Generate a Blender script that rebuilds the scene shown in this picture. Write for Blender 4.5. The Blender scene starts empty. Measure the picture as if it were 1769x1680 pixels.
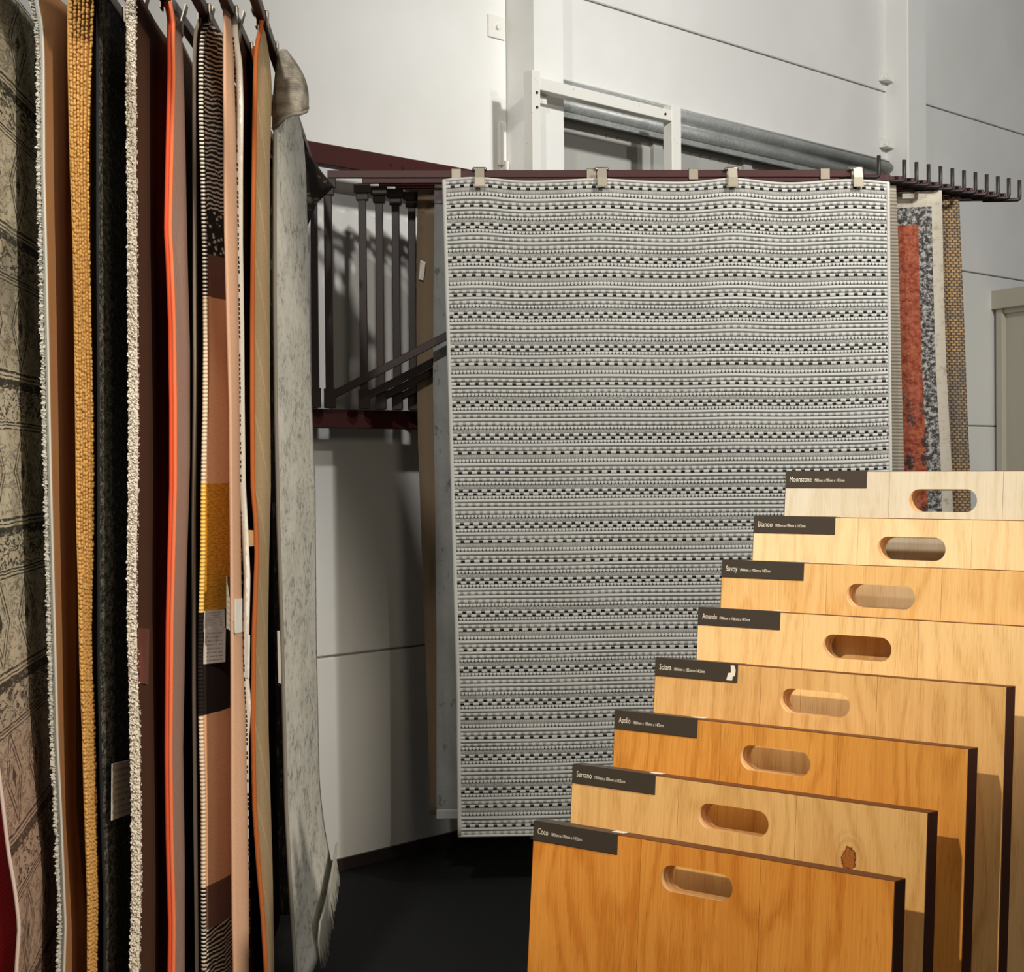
import bpy, bmesh, math, random
from mathutils import Vector, Matrix
from mathutils.geometry import tessellate_polygon
random.seed(7)
SC = bpy.context.scene
COL = SC.collection

# ------------------------------------------------------------------ camera, world, lights, exposure
FPX = 2800.0
EYE = 1.55
cd = bpy.data.cameras.new('camera')
cam = bpy.data.objects.new('camera', cd)
COL.objects.link(cam)
cd.sensor_fit = 'HORIZONTAL'; cd.sensor_width = 36.0
cd.lens = FPX / 1769.0 * 36.0
CAMM = Matrix.Translation((0, 0, EYE)) @ Matrix.Rotation(math.radians(90) - math.atan(40 / FPX), 4, 'X') @ Matrix.Rotation(-0.0086, 4, 'Z')
cam.matrix_world = CAMM
SC.camera = cam

W = bpy.data.worlds.new('world'); SC.world = W; W.use_nodes = True
W.node_tree.nodes['Background'].inputs[0].default_value = (1.0, 0.97, 0.92, 1)
W.node_tree.nodes['Background'].inputs[1].default_value = 0.075

def area(name, loc, target, size, power, color):
    l = bpy.data.lights.new(name, 'AREA'); l.shape = 'DISK'; l.size = size; l.energy = power; l.color = color
    o = bpy.data.objects.new(name, l); COL.objects.link(o); o.location = loc
    o.rotation_euler = (Vector(target) - Vector(loc)).to_track_quat('-Z', 'Y').to_euler()
    return o

def spot(name, loc, target, power, color, angle, blend=0.6, radius=0.06):
    l = bpy.data.lights.new(name, 'SPOT'); l.energy = power; l.color = color
    l.spot_size = math.radians(angle); l.spot_blend = blend; l.shadow_soft_size = radius
    o = bpy.data.objects.new(name, l); COL.objects.link(o); o.location = loc
    o.rotation_euler = (Vector(target) - Vector(loc)).to_track_quat('-Z', 'Y').to_euler()
    return o

spot('track_or_fill_light', (-2.0, 0.0, 4.3), (0.95, 1.75, 0.75), 570, (1.0, 0.82, 0.58), 60, 0.6, 0.05)
spot('track_or_fill_light', (-0.9, 0.6, 4.6), (0.40, 5.9, 1.15), 560, (1.0, 0.97, 0.91), 64, 0.9, 0.10)
spot('track_or_fill_light', (5.0, 1.5, 4.6), (0.3, 5.8, 1.7), 280, (1.0, 0.97, 0.91), 56, 0.9, 0.10)
spot('track_or_fill_light', (2.6, -0.5, 3.4), (-0.80, 3.75, 1.25), 900, (1.0, 0.90, 0.75), 29, 0.55, 0.08)  # added fill for the left rug faces, not a known fixture
spot('track_or_fill_light', (3.3, 2.8, 5.2), (2.0, 8.2, 3.2), 1050, (1.0, 0.99, 0.96), 90, 0.9, 0.15)
area('board_fill_light', (1.35, -0.6, 2.8), (0.75, 1.9, 0.9), 0.9, 27, (1.0, 0.86, 0.66))  # added soft fill over the boards, stands for no real panel

SC.view_settings.view_transform = 'Standard'
SC.view_settings.look = 'None'
SC.view_settings.gamma = 1.0
SC.view_settings.use_curve_mapping = False
SC.view_settings.exposure = 0.0

# ------------------------------------------------------------------ helpers
CAMR = CAMM.to_3x3()
CAML = CAMM.translation.copy()
CAMI = CAMM.inverted()

def ray(px, py):
    return CAMR @ Vector(((px - 884.5) / FPX, -(py - 840.0) / FPX, -1.0))

def at(px, py, Y):
    r = ray(px, py)
    return CAML + r * ((Y - CAML.y) / r.y)

def proj(p):
    q = CAMI @ Vector(p)
    return (884.5 + FPX * q.x / -q.z, 840.0 - FPX * q.y / -q.z)

def interp(tab, x):
    if x <= tab[0][0]: return tab[0][1]
    for (a, b), (c, d) in zip(tab, tab[1:]):
        if x <= c:
            return b + (d - b) * (x - a) / (c - a) if c > a else d
    return tab[-1][1]

def rgb(r, g, b):
    f = lambda c: (c / 255 / 12.92) if c / 255 <= 0.04045 else ((c / 255 + 0.055) / 1.055) ** 2.4
    return (f(r), f(g), f(b), 1.0)

# ---- node expressions
class S:
    def __init__(s, m, k): s.m = m; s.k = k
    def __add__(s, o): return s.m.op('ADD', s, o)
    def __radd__(s, o): return s.m.op('ADD', s, o)
    def __sub__(s, o): return s.m.op('SUBTRACT', s, o)
    def __rsub__(s, o): return s.m.op('SUBTRACT', o, s)
    def __mul__(s, o): return s.m.op('MULTIPLY', s, o)
    def __rmul__(s, o): return s.m.op('MULTIPLY', s, o)
    def __truediv__(s, o): return s.m.op('DIVIDE', s, o)
    def frac(s): return s.m.op('FRACT', s)
    def abs(s): return s.m.op('ABSOLUTE', s)
    def sin(s): return s.m.op('SINE', s)
    def gt(s, o): return s.m.op('GREATER_THAN', s, o)
    def lt(s, o): return s.m.op('LESS_THAN', s, o)
    def max(s, o): return s.m.op('MAXIMUM', s, o)
    def min(s, o): return s.m.op('MINIMUM', s, o)
    def pow(s, o): return s.m.op('POWER', s, o)

class Mat:
    def __init__(self, name, rough=0.85, metal=0.0, spec=0.3):
        self.mat = bpy.data.materials.new(name); self.mat.use_nodes = True
        self.nt = self.mat.node_tree; self.L = self.nt.links
        self.b = self.nt.nodes['Principled BSDF']
        self.b.inputs['Roughness'].default_value = rough
        self.b.inputs['Metallic'].default_value = metal
        self.b.inputs['Specular IOR Level'].default_value = spec
    def new(self, t): return self.nt.nodes.new(t)
    def put(self, inp, v):
        if isinstance(v, S): self.L.new(v.k, inp)
        else: inp.default_value = v
    def op(self, o, a, b=None):
        n = self.new('ShaderNodeMath'); n.operation = o
        self.put(n.inputs[0], a)
        if b is not None: self.put(n.inputs[1], b)
        return S(self, n.outputs[0])
    def uv(self):
        n = self.new('ShaderNodeTexCoord'); x = self.new('ShaderNodeSeparateXYZ'); self.L.new(n.outputs['UV'], x.inputs[0])
        return S(self, x.outputs[0]), S(self, x.outputs[1])
    def obj(self):
        n = self.new('ShaderNodeTexCoord'); x = self.new('ShaderNodeSeparateXYZ'); self.L.new(n.outputs['Object'], x.inputs[0])
        return S(self, x.outputs[0]), S(self, x.outputs[1]), S(self, x.outputs[2])
    def rnd(self):
        return S(self, self.new('ShaderNodeObjectInfo').outputs['Random'])
    def vec(self, x, y, z=0.0):
        n = self.new('ShaderNodeCombineXYZ')
        for i, v in enumerate((x, y, z)): self.put(n.inputs[i], v)
        return S(self, n.outputs[0])
    def noise(self, v, scale=1.0, detail=3.0, rough=0.55, dist=0.0):
        n = self.new('ShaderNodeTexNoise'); self.put(n.inputs['Vector'], v)
        n.inputs['Scale'].default_value = scale; n.inputs['Detail'].default_value = detail
        n.inputs['Roughness'].default_value = rough; n.inputs['Distortion'].default_value = dist
        return S(self, n.outputs['Fac'])
    def voro(self, v, scale=1.0, feat='F1', rand=1.0):
        n = self.new('ShaderNodeTexVoronoi'); n.feature = feat; self.put(n.inputs['Vector'], v)
        n.inputs['Scale'].default_value = scale; n.inputs['Randomness'].default_value = rand
        return S(self, n.outputs['Distance'])
    def step(self, x, lo, hi):
        n = self.new('ShaderNodeMapRange'); n.interpolation_type = 'SMOOTHSTEP'
        self.put(n.inputs['Value'], x); n.inputs['From Min'].default_value = lo; n.inputs['From Max'].default_value = hi
        return S(self, n.outputs[0])
    def mix(self, f, a, b):
        n = self.new('ShaderNodeMix'); n.data_type = 'RGBA'
        self.put(n.inputs['Factor'], f); self.put(n.inputs[6], a); self.put(n.inputs[7], b)
        return S(self, n.outputs[2])
    def out(self, color, bump=None, strength=0.3, dist=0.002, rough=None):
        self.put(self.b.inputs['Base Color'], color)
        if rough is not None: self.put(self.b.inputs['Roughness'], rough)
        if bump is not None:
            n = self.new('ShaderNodeBump'); n.inputs['Strength'].default_value = strength; n.inputs['Distance'].default_value = dist
            self.put(n.inputs['Height'], bump); self.L.new(n.outputs[0], self.b.inputs['Normal'])
        return self.mat

# ---- mesh helpers
def tag(o, label=None, cat=None, group=None, kind=None):
    for k, v in (('label', label), ('category', cat), ('group', group), ('kind', kind)):
        if v: o[k] = v
    return o

def link(name, me, mats, parent=None, smooth=False, origin=None):
    """a mesh built in world space becomes one object; top-level ones get their origin at their base"""
    o = bpy.data.objects.new(name, me)
    COL.objects.link(o)
    for m in (mats if isinstance(mats, (list, tuple)) else [mats]):
        if m: me.materials.append(m)
    if smooth:
        for p in me.polygons: p.use_smooth = True
    if parent is not None:
        o.parent = parent
        o.matrix_parent_inverse = parent.matrix_basis.inverted() if parent.parent is None else (parent.parent.matrix_basis @ parent.matrix_parent_inverse @ parent.matrix_basis).inverted()
    else:
        vs = [v.co for v in me.vertices]
        if origin is None:
            origin = Vector(((min(v.x for v in vs) + max(v.x for v in vs)) / 2, (min(v.y for v in vs) + max(v.y for v in vs)) / 2, min(v.z for v in vs)))
        me.transform(Matrix.Translation(-Vector(origin)))
        o.location = origin
    return o

def local(name, me, mats, parent, smooth=False):
    """a mesh built in its parent's own space"""
    o = bpy.data.objects.new(name, me); COL.objects.link(o)
    for m in (mats if isinstance(mats, (list, tuple)) else [mats]):
        if m: me.materials.append(m)
    if smooth:
        for p in me.polygons: p.use_smooth = True
    o.parent = parent
    return o

class MB:
    def __init__(s): s.v = []; s.f = []; s.uvs = {}
    def add(s, vs, fs):
        n = len(s.v); s.v += [Vector(v) for v in vs]; s.f += [[i + n for i in f] for f in fs]; return s
    def box(s, o, a, b, c):
        """box from corner o with edge vectors a, b, c"""
        o, a, b, c = map(Vector, (o, a, b, c))
        vs = [o, o + a, o + a + b, o + b, o + c, o + a + c, o + a + b + c, o + b + c]
        fs = [[0, 3, 2, 1], [4, 5, 6, 7], [0, 1, 5, 4], [1, 2, 6, 5], [2, 3, 7, 6], [3, 0, 4, 7]]
        if a.cross(b).dot(c) < 0: fs = [f[::-1] for f in fs]
        return s.add(vs, fs)
    def bar(s, p, q, w, h, up=(0, 0, 1)):
        p, q = Vector(p), Vector(q); d = q - p; u = Vector(up)
        side = d.cross(u).normalized(); u2 = side.cross(d).normalized()
        return s.box(p - side * w / 2 - u2 * h / 2, d, side * w, u2 * h)
    def tube(s, pts, r, n=8, cap=True):
        pts = [Vector(p) for p in pts]; rings = []
        rs = r if isinstance(r, (list, tuple)) else [r] * len(pts)
        prev = None
        for i, p in enumerate(pts):
            t = (pts[min(i + 1, len(pts) - 1)] - pts[max(i - 1, 0)]).normalized()
            if prev is None:
                a = Vector((0, 0, 1)) if abs(t.z) < 0.9 else Vector((1, 0, 0))
                a = (a - t * a.dot(t)).normalized()
            else:
                a = (prev - t * prev.dot(t)).normalized()
            prev = a; b = t.cross(a)
            rings.append([p + (a * math.cos(k * 2 * math.pi / n) + b * math.sin(k * 2 * math.pi / n)) * rs[i] for k in range(n)])
        base = len(s.v)
        for rg in rings: s.v += rg
        for i in range(len(rings) - 1):
            for k in range(n):
                s.f.append([base + i * n + k, base + i * n + (k + 1) % n, base + (i + 1) * n + (k + 1) % n, base + (i + 1) * n + k])
        if cap:
            s.f.append([base + k for k in range(n)][::-1]); s.f.append([base + (len(rings) - 1) * n + k for k in range(n)])
        return s
    def mesh(s, name='m', bevel=0.0):
        me = bpy.data.meshes.new(name); me.from_pydata(s.v, [], s.f); me.update()
        if bevel:
            bm = bmesh.new(); bm.from_mesh(me)
            bmesh.ops.bevel(bm, geom=list(bm.edges), offset=bevel, segments=1, affect='EDGES', profile=0.5)
            bm.to_mesh(me); bm.free()
        return me

def extrude_poly(loops, f3, y0, y1):
    """2-D loops (outer first, then holes) -> prism; f3(x, z, y) gives the point"""
    mb = MB(); pts = [p for l in loops for p in l]; n = len(pts)
    tris = tessellate_polygon([[Vector((p[0], p[1], 0)) for p in l] for l in loops])
    vs = [f3(x, z, y0) for x, z in pts] + [f3(x, z, y1) for x, z in pts]
    fs = []
    for t in tris:
        a, b, c = (Vector(pts[i]) for i in t)
        ccw = (b - a).cross(c - a) > 0
        t = list(t) if ccw else list(t)[::-1]
        fs.append(t); fs.append([i + n for i in t][::-1])
    k = 0
    for l in loops:
        m = len(l)
        ar = sum(l[i][0] * l[(i + 1) % m][1] - l[(i + 1) % m][0] * l[i][1] for i in range(m))
        outer = (l is loops[0])
        for i in range(m):
            a, b = k + i, k + (i + 1) % m
            q = [a, a + n, b + n, b]
            if (ar > 0) != outer: q = q[::-1]
            fs.append(q)
        k += m
    mb.add(vs, fs); mb.nh = sum(len(l) for l in loops[1:]); return mb

def setuv(me, fn):
    uvl = me.uv_layers.new(name='UVMap')
    for lp in me.loops:
        uvl.data[lp.index].uv = fn(me.vertices[lp.vertex_index].co)

# ------------------------------------------------------------------ materials
def mat_wall():
    m = Mat('white_wall_paint', 0.75); x, y, z = m.obj()
    v = m.vec(x, y, z)
    n = m.noise(v, 1.3, 5, 0.6); fine = m.noise(v, 45, 4, 0.6)
    c = m.mix(m.step(n, 0.35, 0.7), rgb(226, 225, 220), rgb(234, 233, 229))
    return m.out(c, fine, 0.12, 0.003)

def mat_plain(name, c, rough=0.6, metal=0.0, var=0.1, scale=20, bump=0.0, spec=0.4):
    m = Mat(name, rough, metal, spec); x, y, z = m.obj(); n = m.noise(m.vec(x, y, z), scale, 4, 0.6)
    d = tuple(k * (1 - var * 2) for k in c[:3]) + (1,)
    return m.out(m.mix(n, d, c), n if bump else None, bump, 0.002)

M_wall = mat_wall()
M_joint = mat_plain('grey_joint_mastic', rgb(150, 150, 145), 0.9)
M_frame = Mat('chipped_white_steel', 0.5)
_x, _y, _z = M_frame.obj(); _n = M_frame.noise(M_frame.vec(_x, _y, _z), 38, 5, 0.7)
M_frame = M_frame.out(M_frame.mix(M_frame.step(_n, 0.66, 0.70), rgb(228, 226, 218), rgb(110, 80, 62)), _n, 0.1)
M_burg = mat_plain('burgundy_painted_steel', rgb(72, 29, 25), 0.5, 0, 0.12, 12)
M_dark = mat_plain('dark_brown_painted_steel', rgb(42, 27, 23), 0.5, 0, 0.12, 12)
M_rod = mat_plain('black_steel_rod', rgb(42, 33, 30), 0.5, 0, 0.1, 30)
M_clip = mat_plain('dull_nickel', rgb(168, 158, 140), 0.45, 0.5, 0.06, 60)
M_chrome = mat_plain('bright_chrome', rgb(205, 202, 196), 0.22, 0.9, 0.05, 60)
M_recess = mat_plain('grey_shutter_panel', rgb(176, 175, 169), 0.7, 0, 0.05, 2)
M_beige = mat_plain('beige_painted_steel', rgb(184, 178, 162), 0.55, 0, 0.03, 4)
M_floor = Mat('black_needle_carpet', 0.95)
_x, _y, _z = M_floor.obj(); _n = M_floor.noise(M_floor.vec(_x, _y, _z), 120, 4, 0.7); _n2 = M_floor.noise(M_floor.vec(_x, _y, _z), 1.5, 3)
M_floor = M_floor.out(M_floor.mix(_n * 0.6 + _n2 * 0.4, rgb(5, 6, 7), rgb(17, 19, 21)), _n, 0.6, 0.004)
M_skirt = mat_plain('dark_brown_skirting', rgb(46, 36, 32), 0.6)
M_galv = Mat('galvanised_steel', 0.5, 0.35)
_x, _y, _z = M_galv.obj(); _n = M_galv.voro(M_galv.vec(_x, _y, _z), 70); _n2 = M_galv.noise(M_galv.vec(_x, _y, _z * 2.0), 6, 5, 0.65)
M_galv = M_galv.out(M_galv.mix(_n * 0.35 + _n2 * 0.75, rgb(112, 114, 112), rgb(200, 202, 199)), _n2, 0.1)
M_black = mat_plain('black_label_vinyl', rgb(66, 60, 54), 0.42, 0, 0.06, 90)
M_white = mat_plain('white_print', rgb(235, 232, 224), 0.6, 0, 0.03, 90)
M_ply = Mat('birch_ply_core', 0.7)
_x, _y, _z = M_ply.obj()
_s = (_y * 520.0).sin() * 0.5 + 0.5
_n = M_ply.noise(M_ply.vec(_x * 30.0, _y * 300.0, _z * 30.0), 1.0, 4)
M_ply = M_ply.out(M_ply.mix(_s * 0.5 + _n * 0.5, rgb(172, 128, 84), rgb(222, 184, 138)), _n, 0.2)
M_edge = mat_plain('dark_brown_edge_stain', rgb(116, 72, 40), 0.6, 0, 0.12, 60)
M_side = mat_plain('shaded_side_edge_stain', rgb(58, 24, 12), 0.7, 0, 0.12, 60)  # edge stain darkened: the shade on the board sides is in the colour
M_backb = mat_plain('brown_board_back', rgb(150, 110, 75), 0.7)

def wood(name, light, mid, dark, knot=None, seed=0.0):
    m = Mat(name, 0.5, 0, 0.35); x, y, z = m.obj(); r = m.rnd()
    ox = x + r * 7.3 + seed
    warp = m.noise(m.vec(ox * 9.0, z * 2.2, r * 9.0), 1.0, 2, 0.5)
    grain = m.noise(m.vec(ox * 420.0 + warp * 16.0, z * 7.0, r * 5.0), 1.0, 4, 0.65)
    pores = m.noise(m.vec(ox * 760.0 + warp * 26.0, z * 30.0, 1.0), 1.0, 3, 0.6)
    ring = ((ox * 22.0 + warp * 7.0 + z * 0.4) * 6.2832).sin() * 0.5 + 0.5
    broad = m.noise(m.vec(ox * 18.0, z * 1.6, 3.0), 1.0, 3)
    f = ring.pow(4.0) * 0.14 + grain * 0.6 + broad * 0.4
    c = m.mix(m.step(f, 0.34, 0.74), light, mid)
    c = m.mix(m.step(pores * 0.85 + ring * 0.10 + broad * 0.1, 0.52, 0.72) * 0.42, c, dark)
    c = m.mix(m.step(r, 0.0, 1.0) * 0.12, c, mid)
    if knot:
        kx, kz = knot
        dx = (x - kx) / 0.0110; dz = (z - kz) / 0.0160
        dd = m.op('SQRT', dx * dx + dz * dz) + (m.noise(m.vec(x * 160.0, z * 160.0), 1.0, 3) - 0.5) * 0.9
        halo = (1.0 - m.step(dd, 1.0, 3.2)) * ((dd * 9.0).sin() * 0.3 + 0.35)
        c = m.mix(halo * 0.6, c, dark)
        inner = m.mix(m.noise(m.vec(x * 300.0, z * 220.0), 1.0, 3), rgb(196, 128, 62), rgb(120, 66, 26))
        c = m.mix(1.0 - m.step(dd, 0.94, 1.0), c, m.mix(m.step(dd, 0.78, 0.9), inner, rgb(92, 50, 22)))
    return m.out(c, grain * 0.6 + pores * 0.4, 0.22, 0.0012)

# ------------------------------------------------------------------ the back wall
WD = Vector((0.687, 0.727, 0)).normalized()
WN = Vector((WD.y, -WD.x, 0))
def WP(s, q, z): return Vector((0, 6.877, 0)) + WD * s + WN * q + Vector((0, 0, z))
def wbox(mb, s0, s1, q0, q1, z0, z1):
    return mb.box(WP(s0, q0, z0), WD * (s1 - s0), WN * (q1 - q0), (0, 0, z1 - z0))

fl = MB().box((-7, -5, -0.1), (16, 0, 0), (0, 20, 0), (0, 0, 0.1)); floor = tag(link('floor', fl.mesh(), M_floor), kind='structure')
wb = MB()
wbox(wb, -7.0, 0.08, -0.30, -0.012, 0, 5.6); wbox(wb, 3.16, 8.4, -0.30, -0.012, 0, 5.6); wbox(wb, 0.08, 3.16, -0.30, -0.012, 3.225, 5.6)
wall = tag(link('wall_back', wb.mesh(), M_joint), kind='structure')
levels = [0.0, 0.82, 1.75, 2.68, 3.61, 4.54, 5.6]
J = 0.004
for (s0, s1) in ((-6.9, -0.012), (0.170, 3.088), (3.288, 8.3)):
    for a, b in zip(levels, levels[1:]):
        mid = abs(s0 - 0.170) < 1e-6
        if mid and b <= 3.3: continue
        if mid: a = max(a, 3.225)
        mb = MB(); wbox(mb, s0, s1, -0.02, 0.0, a + J, b - J)
        link('wall_panel', mb.mesh('p', 0.004), M_wall, wall)
for nm, s0, s1, p in (('trim_1', -0.008, 0.175, 0.16), ('trim_2', 3.086, 3.290, 0.135)):
    mb = MB(); wbox(mb, s0, s1, -0.02, p, 0, 5.6)
    tag(link(nm, mb.mesh('c', 0.006), M_wall), kind='structure')
mb = MB(); wbox(mb, -6.9, -0.012, 0.0, 0.014, 0, 0.045)
tag(link('baseboard_back', mb.mesh(), M_skirt), kind='structure')
# angle cleats
def cleat(s, z, w, h, label, lip=True):
    mb = MB(); wbox(mb, s, s + w, 0.0, 0.008, z, z + h)
    o = link('wall_cleat', mb.mesh('c', 0.002), M_frame)
    if lip:
        m2 = MB(); wbox(m2, s, s + w, 0.008, 0.05, z, z + 0.008); link('lip', m2.mesh(), M_frame, o)
    m3 = MB(); c = WP(s + w / 2, 0.006, z + h * 0.5); m3.tube([c, c + WN * 0.012], 0.011, 6); link('bolt', m3.mesh(), M_frame, o)
    return tag(o, label, 'bracket', 'white cleats beside the wall columns')
cleat(-0.125, 3.33, 0.10, 0.095, 'small white cleat plate high on the wall left of the left column', False)
cleat(3.00, 3.66, 0.08, 0.06, 'upper of two white angle cleats left of the right column')
cleat(3.00, 3.29, 0.08, 0.06, 'lower of two white angle cleats left of the right column')
mb = MB(); wbox(mb, -0.075, -0.05, 0, 0.02, 2.80, 2.98); wbox(mb, -0.05, -0.03, 0, 0.03, 2.78, 2.82)
tag(link('white_conduit', mb.mesh('c', 0.003), M_frame), 'short white conduit stub on the wall at the foot of the left column', 'conduit')

# roller shutter in the middle bay
sh = MB(); wbox(sh, 0.16, 3.10, -0.20, -0.05, 0.0, 3.24)
shutter = tag(link('door_2', sh.mesh(), M_recess), kind='structure')
for s0 in (0.30, 1.02, 1.75, 2.45):
    mb = MB(); wbox(mb, s0, s0 + 0.07, -0.05, -0.03, 0.0, 3.08); link('stile', mb.mesh(), M_recess, shutter)
prof = []
N = 28
for i in range(N + 1):
    t = i / N; z = 3.085 + 0.137 * t
    q = 0.012 + 0.030 * abs(math.sin(t * math.pi * 2.0 + 0.15)) ** 0.8
    prof.append((q, z))
mb = MB(); vs = []; fs = []
for s in (0.172, 3.086):
    for q, z in prof: vs.append(WP(s, q, z))
    for q, z in prof: vs.append(WP(s, -0.13, z))
n = N + 1
for i in range(N):
    fs.append([i, i + 2 * n, i + 2 * n + 1, i + 1])
    fs.append([n + i, n + i + 1, 3 * n + i + 1, 3 * n + i])
    fs.append([i, i + 1, n + i + 1, n + i]); fs.append([2 * n + i, 3 * n + i, 3 * n + i + 1, 2 * n + i + 1])
fs.append([0, n, 3 * n, 2 * n]); fs.append([n - 1, 3 * n - 1, 4 * n - 1, 2 * n - 1])
mb.add(vs, fs)
galv = link('galvanised_lintel', mb.mesh(), M_galv, shutter, True)
mb = MB(); wbox(mb, 0.172, 3.086, 0.0, 0.018, 3.062, 3.088); link('flange', mb.mesh(), M_galv, shutter)
for k in range(32):
    c = WP(0.62 + 0.079 * k, -0.055, 3.04)
    b = MB().tube([c - WN * 0.03, c + WN * 0.012], 0.007, 6); link('bolt', b.mesh(), M_clip, shutter)

# white steel frame standing before the left column
FQ = 0.25
def fbox(mb, s0, s1, z0, z1, q=FQ, d=0.05): return wbox(mb, s0, s1, q - d, q, z0, z1)
s_of = lambda px, py: None
def s_at(px, q):
    r = ray(px, 800); a = WP(0, q, 0)
    # intersection of the view ray with the vertical plane at offset q
    den = WN.dot(r); t = (a - CAML).dot(WN) / den
    p = CAML + r * t
    return (p - a).dot(WD)
fs0, fs1 = s_at(925, FQ), s_at(939, FQ); fs2, fs3 = s_at(1165, FQ), s_at(1181, FQ)
fr = bpy.data.objects.new('steel_frame', None); COL.objects.link(fr); fr.location = WP(fs0, FQ, 0)
tag(fr, 'chipped white steel frame with two posts and a top rail before the roller shutter', 'frame')
mb = MB(); fbox(mb, fs0, fs1, 0, 3.15); link('post', mb.mesh('p', 0.002), M_frame, fr)
mb = MB(); fbox(mb, fs2, fs3, 0, 3.15); link('post', mb.mesh('p', 0.002), M_frame, fr)
mb = MB(); fbox(mb, fs1, fs2, 3.075, 3.125); link('top_rail', mb.mesh('p', 0.002), M_frame, fr)
mb = MB(); wbox(mb, fs1, fs1 + 0.09, FQ - 0.055, FQ - 0.045, 3.035, 3.085); link('gusset', mb.mesh('p', 0.001), M_frame, fr)
for s, z in ((fs0 + 0.025, 3.06), (fs0 + 0.025, 3.0), (fs2 - 0.05, 3.10)):
    b = MB(); c = WP(s, FQ - 0.001, z); b.tube([c, c + WN * 0.006], 0.006, 6); link('bolt', b.mesh(), M_rod, fr)

# beige door leaf at the far right
dirv = Vector((0.38, -1.0, 0)).normalized()
H0 = at(1728, 760, 10.02); H0.z = 0
nrm = Vector((-dirv.y, dirv.x, 0)) * -1
def dbox(mb, a0, a1, t0, t1, z0, z1):
    return mb.box(H0 + dirv * a0 + nrm * t0 + Vector((0, 0, z0)), dirv * (a1 - a0), nrm * (t1 - t0), (0, 0, z1 - z0))
mb = MB(); dbox(mb, 0.06, 0.95, -0.03, 0.0, 0.012, 2.47); door = tag(link('door_1', mb.mesh(), M_beige), kind='structure')
mb = MB(); dbox(mb, 0.0, 0.06, -0.04, 0.03, 0, 2.47); dbox(mb, 0.95, 1.01, -0.04, 0.03, 0, 2.47); link('door_frame', mb.mesh('d', 0.003), M_beige, door)
mb = MB(); dbox(mb, -0.02, 1.03, -0.05, 0.05, 2.47, 2.585); link('lintel', mb.mesh('d', 0.003), M_beige, door)
mb = MB(); dbox(mb, 0.06, 0.95, 0.0, 0.016, 2.44, 2.47); link('stop_bead', mb.mesh(), M_beige, door)

# ------------------------------------------------------------------ the rug rack
RQ = 0.20
rack = bpy.data.objects.new('rug_rack', None); COL.objects.link(rack); rack.location = WP(-0.9, RQ, 0)
tag(rack, 'wall-mounted burgundy steel rug rack with hinged swing arms', 'rack')
mb = MB(); wbox(mb, -3.6, 0.30, RQ - 0.05, RQ, 2.635, 2.712); tb = link('beam', mb.mesh('b', 0.003), M_burg, rack)
mb = MB(); wbox(mb, -3.6, 0.20, RQ - 0.05, RQ, 1.682, 1.752); lb = link('beam', mb.mesh('b', 0.003), M_burg, rack)
for s in (-3.2, -1.9, -0.62, 0.12):
    for z in (2.64, 1.69):
        m2 = MB(); wbox(m2, s, s + 0.06, 0.0, RQ - 0.05, z, z + 0.06); link('standoff', m2.mesh(), M_burg, rack)
for s in (-0.86, -0.80, -0.50):
    c = WP(s, RQ, 2.675); m2 = MB().tube([c, c + WN * 0.004], 0.006, 8); link('bolt', m2.mesh(), M_rod, rack)

ZB = 2.587
def swing_arm(piv, tip, brace=True, side=1):
    piv, tip = Vector(piv), Vector(tip)
    d = (tip - piv); L = d.length; d.normalize(); sd = Vector((-d.y, d.x, 0))
    up = Vector((0, 0, 1))
    mb = MB().bar(piv + up * ZB, tip + up * ZB, 0.020, 0.027)
    arm = link('swing_arm', mb.mesh('a', 0.002), M_burg, rack)
    mb = MB().box(piv - d * 0.014 - sd * 0.012 + up * 1.752, d * 0.028, sd * 0.024, up * (ZB - 0.014 - 1.752))
    link('post', mb.mesh('a', 0.002), M_dark, arm)
    mb = MB().box(piv - d * 0.03 - sd * 0.02 + up * (ZB - 0.05), d * 0.06, sd * 0.04, up * 0.034)
    mb.box(piv - d * 0.022 - sd * 0.018 + up * (ZB - 0.075), d * 0.044, sd * 0.036, up * 0.025)
    c = piv - WN * (0.03)
    link('hinge_block', mb.mesh('a', 0.002), M_dark, arm)
    mb = MB().box(piv - d * 0.02 - sd * 0.018 + up * 1.752, d * 0.04, sd * 0.036, up * 0.07)
    link('foot_block', mb.mesh('a', 0.002), M_dark, arm)
    if brace:
        mb = MB().bar(piv + d * 0.014 + up * 1.80, piv + d * 1.52 + up * (ZB - 0.016), 0.016, 0.028)
        link('brace', mb.mesh('a', 0.002), M_dark, arm)
    t0 = tip - d * 0.09 + up * (ZB - 0.012); t1 = tip + d * 0.055 + up * (ZB - 0.012)
    pts = [t0, t1 - d * 0.01, t1 - d * 0.003 + up * 0.003, t1 + up * 0.01, t1 + up * 0.078]
    mb = MB().tube(pts, 0.0075, 8); link('hook', mb.mesh(), M_rod, arm, True)
    return arm
P0 = Vector((-0.65, 5.81, 0)); T0 = Vector((1.285, 5.89, 0))
pivots = {}
ARM = {}
for i in [0] + list(range(2, 13)):
    piv = P0 + WD * (0.082 * i); tip = T0 + Vector((0.681, 0.55, 0)) * (i / 12.0)
    ARM[i] = (piv, tip); swing_arm(piv, tip)

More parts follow.
